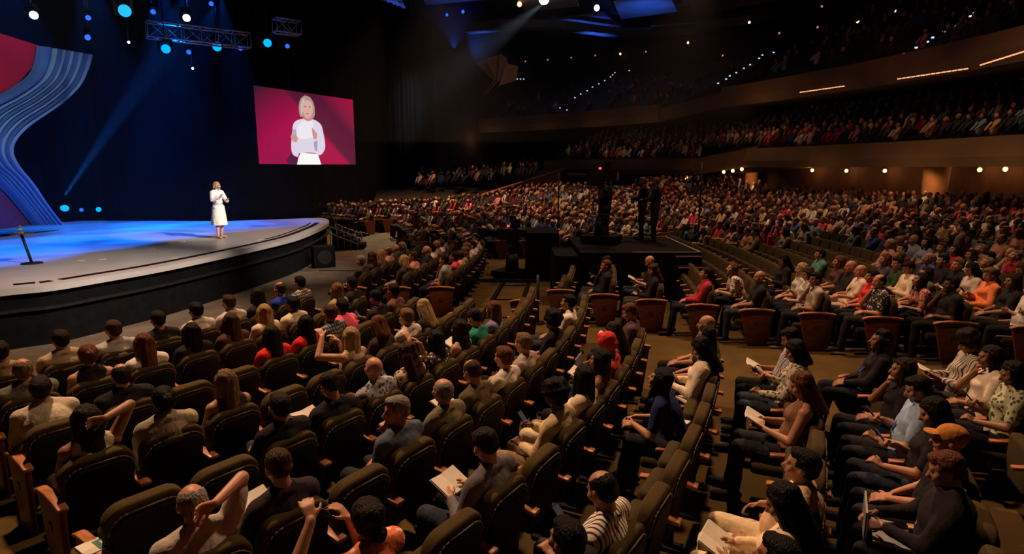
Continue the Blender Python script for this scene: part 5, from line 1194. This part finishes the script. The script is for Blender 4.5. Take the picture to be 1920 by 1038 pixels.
FB2 = MB(); rc2 = []
for f, code in (((lambda: FB2.capsule((0, .22, .60), .15, (0, .10, .99), .14, 6, 2, V3((1, 0, 0)), .8)), 1), ((lambda: FB2.capsule((-.17, .2, .96), .06, (-.1, .5, .66), .05, 4, 1)), 1), ((lambda: FB2.capsule((.17, .2, .96), .06, (.1, .5, .66), .05, 4, 1)), 1), ((lambda: FB2.ell((0, .14, 1.20), (.08, .095, .12), None, 6, 5)), 2), ((lambda: FB2.ell((0, .11, 1.235), (.087, .098, .095), None, 6, 5)), 4)):
    n0 = len(FB2.v); f(); rc2 += [code]*(len(FB2.v)-n0)
FV2 = np.array([tuple(v) for v in FB2.v]); FC2 = np.array(rc2)
def crowd(name, spots, label, low, dark=.7, seed=1):
    rs = np.random.RandomState(seed); fb, fv, fc = (FB2, FV2, FC2) if low else (FB, FV, FC); VV = []; CC = []
    quad = np.array([len(f) for f in fb.f]); N_ = len(spots); nv = len(fv)
    for (x, y, z, rz) in spots:
        c_, s_ = math.cos(rz+rs.uniform(-.25, .25)), math.sin(rz+rs.uniform(-.25, .25)); sc_ = rs.uniform(.92, 1.06); q = fv.copy()
        hd = (fc == 2) | (fc == 4); q[hd & (q[:, 2] > 1.0)] += [rs.uniform(-.04, .04), rs.uniform(-.03, .06), rs.uniform(-.03, .01)]
        if rs.rand() < .35: h = fc == 4; q[h, 2] -= .05; q[h, 1] -= .02; q[h] = (q[h]-[0, .10, 1.18])*[1.12, 1.1, 1.35]+[0, .10, 1.18]
        R_ = np.array([[c_, -s_, 0], [s_, c_, 0], [0, 0, 1]]); VV.append((q*sc_)@R_.T+[x, y, z]); col = np.zeros((nv, 4)); col[:, 3] = 1
        if rs.rand() < dark: sh = np.array([(.03, .03, .04), (.05, .04, .035), (.03, .05, .09), (.10, .02, .03), (.07, .06, .05), (.12, .10, .08)][rs.randint(6)])
        else: sh = np.array([(.7, .66, .6), (.55, .5, .45), (.5, .04, .06), (.08, .15, .42), (.55, .35, .2), (.7, .6, .5), (.2, .3, .32), (.65, .22, .25)][rs.randint(8)])
        sk_ = np.array(list(SK.values())[rs.randint(5)]); hr = np.array(list(HC.values())[rs.choice([0, 1, 2, 3, 4, 5, 6, 7], p=[.2, .22, .2, .1, .1, .09, .05, .04])])
        if rs.rand() < .1: hr = sk_
        tr_ = np.array(TROU[rs.randint(5)]); col[fc == 1, :3] = sh; col[fc == 2, :3] = sk_; col[fc == 3, :3] = tr_; col[fc == 4, :3] = hr; CC.append(col)
    F = [tuple(i+k*nv for i in f) for k in range(N_) for f in fb.f]
    me = bpy.data.meshes.new(name); me.from_pydata(np.concatenate(VV).tolist(), [], F); me.materials.append(M['crowd'])
    ca = me.color_attributes.new('col', 'FLOAT_COLOR', 'POINT'); ca.data.foreach_set('color', np.concatenate(CC).ravel()); me.polygons.foreach_set('use_smooth', [True]*len(me.polygons))
    return tag(link(name, me), label, 'crowd', None, 'stuff')
crowd('far_crowd', [(s['p'].x, s['p'].y, s['p'].z, s['rz']) for s in FAR], 'dense seated crowd filling the far rows of the main floor', False, .68, 3)
# the far raised rows behind the main floor, below the balcony
spots = []
for k in range(21, 25):
    R = RB0+PB*k; n = int((1.9-.75)*R/.56)
    for i in range(n):
        th = 1.9-(i+.5)*.56/R; x = CB.x+R*math.sin(th); y = CB.y+R*math.cos(th)
        if rnd.random() < .9 and not beyond_wall(x, y) and min((Vector((x, y))-c_).length for c_ in COLS) > .95: spots.append((x, y, floorz(x, y), math.atan2(CB.y-y, CB.x-x)-math.pi/2))
crowd('rear_crowd', spots, 'seated crowd in the rearmost rows under the balcony', True, .6, 5)
spots = []
a_, b_ = aty(905, 368, 38), aty(1050, 330, 42.5)
for i in range(120):
    px = rnd.uniform(785, 1010); y = rnd.uniform(39, 47); base = 352-(px-755)*.115 if y < 43 else 340-(px-755)*.07
    p = aty(px, base-rnd.uniform(0, 12), y); spots.append((p.x, p.y, p.z-.75, math.atan2(12-p.y, -16-p.x)-math.pi/2))
crowd('terrace_crowd', spots, 'seated crowd on the raised side terrace above the stone wall', True, .72, 6)
def balcony_spots(Rf, zf, th0, th1, n, rise, occ_):
    out = []
    for k in range(n):
        R = Rf+1.2+k*.95; z = zf+.5+(R-Rf-.4)/11.6*rise; m_ = int(abs(th1-th0)*R/.58)
        for i in range(m_):
            th = min(th0, th1)+(i+.5)*.58/R; x, y = CB.x+R*math.sin(th), CB.y+R*math.cos(th)
            if rnd.random() < occ_ and x > -7.5+(y-47)*.5+.9: out.append((x, y, z-.05, math.atan2(CB.y-y, CB.x-x)-math.pi/2))
    return out
crowd('balcony_crowd', balcony_spots(RB1, B1z, thB(1300, RB1), thB(1960, RB1), 11, 3.8, .93)+balcony_spots(RB1, B1l, thB(1075, RB1+3), thB(1300, RB1), 10, 3.8, .85), 'seated crowd on the lower balcony', True, .55, 8)
crowd('balcony_crowd', balcony_spots(RB2, B2z+.2, thB(1350, RB2), thB(1960, RB2), 12, 5.3, .38)+balcony_spots(RB2, B2l, thB(860, RB2), thB(1240, RB2), 10, 4, .14), 'scattered seated crowd on the upper balcony', True, .88, 9)
for th_, e in ((1850, 7), (1600, 9), (1400, 7), (1200, 4)):
    p = onR(th_, RB1-3); q_ = onR(th_, RB1+3); area_light('balcony_light', (p.x, p.y, B1z+6.5 if th_ > 1300 else B1z+5), (q_.x, q_.y, B1z+1), 1.2, e, (1, .42, .22), math.radians(90))
for th_, e in ((1800, 1.5), (1560, 1.5), (1250, 2), (1000, 2)):
    p = onR(th_, RB2-3); q_ = onR(th_, RB2+5); area_light('balcony_light', (p.x, p.y, B2z+8), (q_.x, q_.y, B2z+2), 1.2, e, (1, .42, .22), math.radians(90))
# ================================================================== speaker and standing people
mS = make_person('speak', True, 18, 1.0, .93, vox=.010, dec=.5, standing=True, skirt=True, seed=3)
spp = atz(414, 446, STZ); rzS = math.atan2(-.45, .89)-math.pi/2
SPK = build_person(mS, spp, rzS, (.58, .30, .20), 'bob', (.50, .34, .16), (.86, .80, .80), (.8, .75, .7), 'woman speaking on stage in white lace blouse and cream skirt, hands raised', None, 'cloth', shoes=(.55, .32, .22), name='person')
SPK.scale = (1.02, 1.02, 1.02)
b = MB(); n = 22; rings = [(1.06, .142, .128), (.97, .172, .155), (.86, .192, .175), (.64, .215, .195), (.43, .245, .22), (.41, .238, .212)]
for z, rx, ry in rings:
    for i in range(n): a = 2*math.pi*i/n; w = 1+.03*math.sin(a*7)*(1-min(1, (z-.4)/.5)); b.v.append((rx*w*math.cos(a), ry*w*math.sin(a), z))
b.n = len(b.v); b.f = [(j*n+i, j*n+(i+1) % n, (j+1)*n+(i+1) % n, (j+1)*n+i) for j in range(len(rings)-1) for i in range(n)]; b.f += [tuple(range(n)), tuple(range(len(rings)*n-1, len(rings)*n-n-1, -1))]; b.mi = [0]*len(b.f)
sk_ = link('skirt', b.mesh('skirt', [M['cloth']], True), SPK); sk_.color = (.88, .82, .70, 1)
b = MB(); b.capsule(mS['H']@V3((.074, .03, -.04)), .003, mS['H']@V3((.05, .088, -.055)), .005, 6, 2); link('headset_microphone', b.mesh('headset_microphone', [M['blackmetal']], True), SPK)
mO = make_person('operate', False, 0, 1.0, 1.0, vox=.011, dec=.35, standing=True, seed=4); mU = make_person('stand', False, 0, 1.0, 1.05, vox=.011, dec=.35, standing=True, seed=5)
PT = .2+1.15         # platform top height
def stander(px, pyfeet, y, z, rz, m, shirt, hc, label, head=None):
    p = aty(px, 400, y); o = build_person(m, (p.x, y, z), rz, SK['m'], 'short', HC[hc], shirt, (.02, .02, .025), label, 'standing crew and ushers'); return o
stander(1205, 0, 16.8, PT, math.radians(70), mO, (.015, .015, .015), 'n', 'crew member in black standing at the left on the camera platform')
stander(1229, 0, 16.4, PT, math.radians(65), mO, (.015, .015, .015), 'n', 'crew member in black standing at the right on the camera platform')
stander(1137, 0, 15.9, PT, math.radians(62), mO, (.012, .012, .014), 'k', 'camera operator in black standing behind the large platform camera')
stander(962, 0, 18.3, .2, math.radians(75), mO, (.012, .012, .012), 'k', 'camera operator in black at the pedestal camera on the track')
p = aty(1812, 470, 13.0); stander(1812, 0, 13.0, floorz(p.x, p.y), math.radians(30), mU, (.16, .10, .10), 'k', 'person in a dusky pink shirt standing in the far aisle')
p = aty(1722, 470, 14.5); stander(1722, 0, 14.5, floorz(p.x, p.y), math.radians(60), mU, (.02, .02, .02), 'k', 'person in dark clothes standing among the far rows')
# ---- camera platform with draped sides, edge strip, rail and steps
x0, x1, y0, y1 = 1.62, 4.45, 14.15, 17.4
pf = empty('camera_platform', ((x0+x1)/2, (y0+y1)/2, .2)); tag(pf, 'black draped camera platform standing among the seats', 'platform')
b = MB(); b.box(((x0+x1)/2, (y0+y1)/2, PT-.06), (x1-x0, y1-y0, .12)); setp(link('deck', b.mesh('deck', [M['black']])), pf)
V = []; n = 120; per = [(x0, y0), (x1, y0), (x1, y1), (x0, y1), (x0, y0)]; pts = []
for (ax, ay), (bx_, by) in zip(per[:-1], per[1:]):
    for i in range(30): t = i/30; pts.append((ax+(bx_-ax)*t, ay+(by-ay)*t))
cx_, cy_ = (x0+x1)/2, (y0+y1)/2; F = []
for i, (x, y) in enumerate(pts):
    o_ = .015*math.sin(i*1.9); V += [(x+(x-cx_)*o_, y+(y-cy_)*o_, .2), (x, y, PT-.02)]
m_ = len(pts); F = [(2*i, 2*((i+1) % m_), 2*((i+1) % m_)+1, 2*i+1) for i in range(m_)]
setp(link('skirting_drape', MB().add(V, F).mesh('skirting_drape', [M['black']], True)), pf)
b = MB(); b.box((x1-.02, (y0+y1)/2, PT+.012), (.05, y1-y0, .02)); b.box(((x0+x1)/2+.6, y0+.02, PT+.008), (1.6, .03, .015)); b.box(((x0+x1)/2+.3, y1-.03, PT+.01), (2.2, .04, .02)); setp(link('edge_strip', b.mesh('edge_strip', [M['grey']])), pf)
st = empty('platform_steps', (x1+.05, y0-.2, .2)); tag(st, 'black steps with red-lit edges beside the camera platform', 'steps')
for i in range(5):
    z = .2+.22*(i+1); yy = y0-1.25+.26*i; b = MB(); b.box((x1-.35, yy+.13, (z+.2)/2), (.62, .26, z-.2)); t_ = setp(link('step', b.mesh('step', [M['black']])), st)
    b = MB(); b.box((x1-.35, yy-.004, z-.012), (.60, .012, .016)); setp(link('step_edge', b.mesh('step_edge', [emat('edge_red', (1, .16, .08), .10)])), t_) if False else None
    e_ = link('step_edge', b.mesh('step_edge', [emat('edge_red', (1, .18, .10), .10)])); e_.parent = t_
# ---- big camera on the platform
def studio_camera(p, rz, h, label, pedestal):
    o = empty('studio_camera', p, rz); tag(o, label, 'camera')
    b = MB(); b.box((0, .1, h+.16), (.24, .62, .30)); b.box((0, -.28, h+.20), (.18, .22, .22)); link('camera_body', b.mesh('camera_body', [M['blackmetal']]), o)
    b = MB(); b.tube((0, .40, h+.16), .10, (0, .95, h+.16), .12, 18); b.box((0, 1.02, h+.16), (.26, .16, .24)); link('zoom_lens', b.mesh('zoom_lens', [M['black']]), o)
    vf = MB(); vf.box((0, -.12, h+.46), (.34, .12, .24)); v = link('viewfinder', vf.mesh('viewfinder', [M['black']]), o)
    b = MB(); b.box((-.13, .05, h+.40), (.03, .06, .05)); link('tally_light', b.mesh('tally_light', [M['red_lens']]), o)
    b = MB(); b.box((0, 0, h-.06), (.20, .26, .12)); b.tube((.06, -.1, h-.05), .016, (.30, -.75, h-.18), .016, 8); b.tube((-.06, -.1, h-.05), .016, (-.30, -.75, h-.18), .016, 8); link('pan_head', b.mesh('pan_head', [M['blackmetal']], False), o)
    b = MB()
    if pedestal:
        b.tube((0, 0, .22), .20, (0, 0, .70), .16, 20); b.tube((0, 0, .70), .11, (0, 0, h-.1), .10, 18); ring = [(0.30*math.cos(i*math.pi/8), .30*math.sin(i*math.pi/8), .78) for i in range(17)]
        for a, c in zip(ring[:-1], ring[1:]): b.tube(a, .015, c, .015, 6)
        link('pedestal_column', b.mesh('pedestal_column', [M['blackmetal']], True), o); b = MB(); b.box((0, 0, .15), (.78, .95, .14))
        for x in (-.31, .31):
            for y in (-.38, .38): b.tube((x-.03, y, .08), .07, (x+.03, y, .08), .07, 12)
        link('wheeled_base', b.mesh('wheeled_base', [M['black']]), o)
    else:
        b.tube((0, 0, h-.1), .05, (0, 0, h-.45), .05, 10)
        for a in (90, 210, 330): a = math.radians(a); b.tube((0, 0, h-.35), .025, (.42*math.cos(a), .42*math.sin(a), 0), .018, 8)
        link('tripod', b.mesh('tripod', [M['blackmetal']], True), o)
    return o
pc_ = aty(1130, 360, 16.0); o = studio_camera(Vector((pc_.x, 16.0, PT)), math.radians(68), 1.55, 'large studio camera with red tally light on the draped platform', True)
pc_ = aty(957, 500, 17.5); studio_camera(Vector((pc_.x+.05, 17.2, .2)), math.radians(60), 1.1, 'pedestal camera standing on the track in the open floor', True)
p = aty(1140, 340, 17.4); q_ = aty(1100, 333, 17.2); b = MB(); b.box((0, 0, 0), (1.25, .08, .22)); b.box((0, 0, .12), (1.27, .10, .02)); o = link('prompter_panel', b.mesh('prompter_panel', [M['black']]), None, aty(1143, 340, 17.3)); tag(o, 'black display panel on a stand over the camera platform', 'panel')
b = MB(); b.tube((0, 0, -.1), .02, (0, 0, -(o.location.z-PT)), .02, 8); link('panel_pole', b.mesh('panel_pole', [M['blackmetal']], True), o)
# ---- dolly track
tk = empty('dolly_track', (-.2, 14.6, .2)); tag(tk, 'black dolly track laid on the open floor for the pedestal camera', 'track'); zt = .23
L0, L1, R0, R1 = atz(898, 605, zt), atz(958, 505, zt), atz(966, 605, zt), atz(1000, 505, zt)
for a, c in ((L0, L1), (R0, R1)):
    b = MB(); b.prism([a+V3((-.045, 0, -.03)), a+V3((.045, 0, -.03)), c+V3((.045, 0, -.03)), c+V3((-.045, 0, -.03))], (0, 0, 0), (0, 0, .07)); setp(link('rail', b.mesh('rail', [M['black']])), tk)
for t in (.08, .35, .62, .9):
    b = MB(); a, c = L0.lerp(L1, t), R0.lerp(R1, t); b.prism([a+V3((0, -.03, -.03)), c+V3((0, -.03, -.03)), c+V3((0, .03, -.03)), a+V3((0, .03, -.03))], (0, 0, 0), (0, 0, .025)); setp(link('cross_tie', b.mesh('cross_tie', [M['blackmetal']])), tk)
# belt barriers round the track
def post(px, py, z, top, label, group='barrier posts round the camera track'):
    p = atz(px, py, .2); o = empty('barrier_post', p); tag(o, label, 'barrier post', group); b = MB(); b.tube((0, 0, 0), .17, (0, 0, .03), .15, 20); link('base', b.mesh('base', [M['black']]), o)
    b = MB(); b.tube((0, 0, .03), .03 if top < 1.3 else .022, (0, 0, top), .03 if top < 1.3 else .022, 10); link('pole', b.mesh('pole', [M['blackmetal']], True), o); return p
pA = post(1008, 606, .2, 1.0, 'black barrier post at the near right corner of the camera track'); pB = post(908, 494, .2, .95, 'black barrier post standing left of the pedestal camera'); pC = post(840, 538, .2, .9, 'black barrier post behind the block beside the track')
pD = atz(1000, 522, .95)
for a, c, lb in ((pC+V3((0, 0, .85)), pA+V3((0, .0, .9)), 'black belt running across the camera track to the corner post'),):
    b = MB(); c2 = aty(1008, 522, pA.y); b.prism([a, c, c+V3((0, 0, -.06)), a+V3((0, 0, -.06))], (0, 0, 0), (0, .02, 0)); 
p1, p2 = aty(868, 522, pA.y+.9), aty(1008, 524, pA.y)
b = MB(); b.prism([p1, p2, p2+V3((0, 0, -.07)), p1+V3((0, 0, -.07))], (0, 0, 0), (0, .03, 0)); tag(link('barrier_belt', b.mesh('barrier_belt', [M['black']])), 'black horizontal belt stretched across the camera track', 'barrier belt')
# tall thin stands
for px, py, top, lb in ((1045, 500, 3.0, 'tall thin black stand left of the camera platform'), (1306, 500, 3.3, 'tall thin black stand right of the camera platform')):
    post(px, py, .2, top, lb, 'tall stands beside the camera platform')
# draped equipment cases
for (xa, xb, ya, yb, h, lb) in ((.42, 1.30, 16.6, 18.4, 1.35, 'tall black draped equipment case behind the track'), (.98, 1.50, 13.6, 15.2, 1.15, 'black draped equipment case between the track and the seats')):
    b = MB(); nn = 16; V = []; F = []
    per = [(xa, ya), (xb, ya), (xb, yb), (xa, yb)]
    pts = [(per[k][0]+(per[(k+1) % 4][0]-per[k][0])*i/nn, per[k][1]+(per[(k+1) % 4][1]-per[k][1])*i/nn) for k in range(4) for i in range(nn)]
    for i, (x, y) in enumerate(pts): w = .03*math.sin(i*2.1); V += [(x+w, y+w, .2), (x, y, .2+h)]
    m_ = len(pts); F = [(2*i, 2*((i+1) % m_), 2*((i+1) % m_)+1, 2*i+1) for i in range(m_)]+[tuple(2*i+1 for i in range(m_))]
    tag(link('equipment_case', b.add(V, F).mesh('equipment_case', [M['black']])), lb, 'equipment case', 'draped equipment cases')
# ---- loose things: booklets on armrests, laptop, tablet
def loose(px, py, z, mesh, name, label, cat, rz, group=None, tilt=0):
    p = atz(px, py, z); o = link(name, mesh, None, p); o.rotation_euler = (tilt, 0, rz); return tag(o, label, cat, group)
for px, py, rz, lb in ((1288, 748, .3, 'cream booklet on an armrest behind the woman in the cream blouse'), (1275, 786, .9, 'cream booklet lying on the second empty armrest of the folded row'), (1265, 870, -.5, 'cream booklet on the wooden armrest nearest the man in striped shirt')):
    loose(px, py, .2+.655, PADM, 'booklet', lb, 'booklet', rz, 'booklets on the armrests')
loose(1880, 628, .2+.66, PADM, 'booklet', 'cream booklet on the row end by the woman in orange', 'booklet', 1.3, 'booklets on the armrests')
bk = loose(185, 1022, .2+.66, PADM, 'booklet', 'cream booklet with green cover panel at the bottom left', 'booklet', -.6); bk.scale = (1.15, 1.0, 1.5)
b = MB(); b.box((.01, .03, .0095), (.11, .10, .003)); gp = link('cover_panel', b.mesh('cover_panel', [mat('cover_green', (.02, .16, .09), .6, noise=(60, .5, 1.5))]), bk); gp['label'] = 'green cover panel'
for k, (dx, w) in enumerate(((0, .08), (.005, .06))):
    b = MB(); b.box((.01+dx, .045-.03*k, .0115), (w, .008, .002)); link('cover_lettering', b.mesh('cover_lettering', [M['paper']]), bk)
def laptop(p, rz, label, col='grey'):
    o = empty('laptop', p, rz); tag(o, label, 'laptop'); b = MB(); b.box((0, 0, .009), (.32, .22, .016)); link('keyboard_base', b.mesh('keyboard_base', [M[col]]), o)
    b = MB(); b.box((0, .16, .10), (.32, .012, .21), Matrix.Rotation(-.0, 4, 'X')); link('display_lid', b.mesh('display_lid', [M[col]]), o); b = MB(); b.box((0, .152, .105), (.29, .003, .18)); link('display', b.mesh('display', [emat('lcd_dim', (.25, .22, .15), .12)]), o); return o
def on_lap(key, fn, off=V3((0, .54, .64))):
    for s in named:
        if s['who'][0:2] == key:
            W = Matrix.Rotation(s['rz'], 3, 'Z'); return fn(s['p']+W@off, s['rz'])
on_lap((1188, 640), lambda p, r: laptop(p, r, 'open silver laptop on the lap of the woman in dark red'))
on_lap((1838, 932), lambda p, r: laptop(p, r, 'open laptop with pale frame under the hands of the auburn-haired man', 'grey'))
sc.cycles.sample_clamp_direct = 0
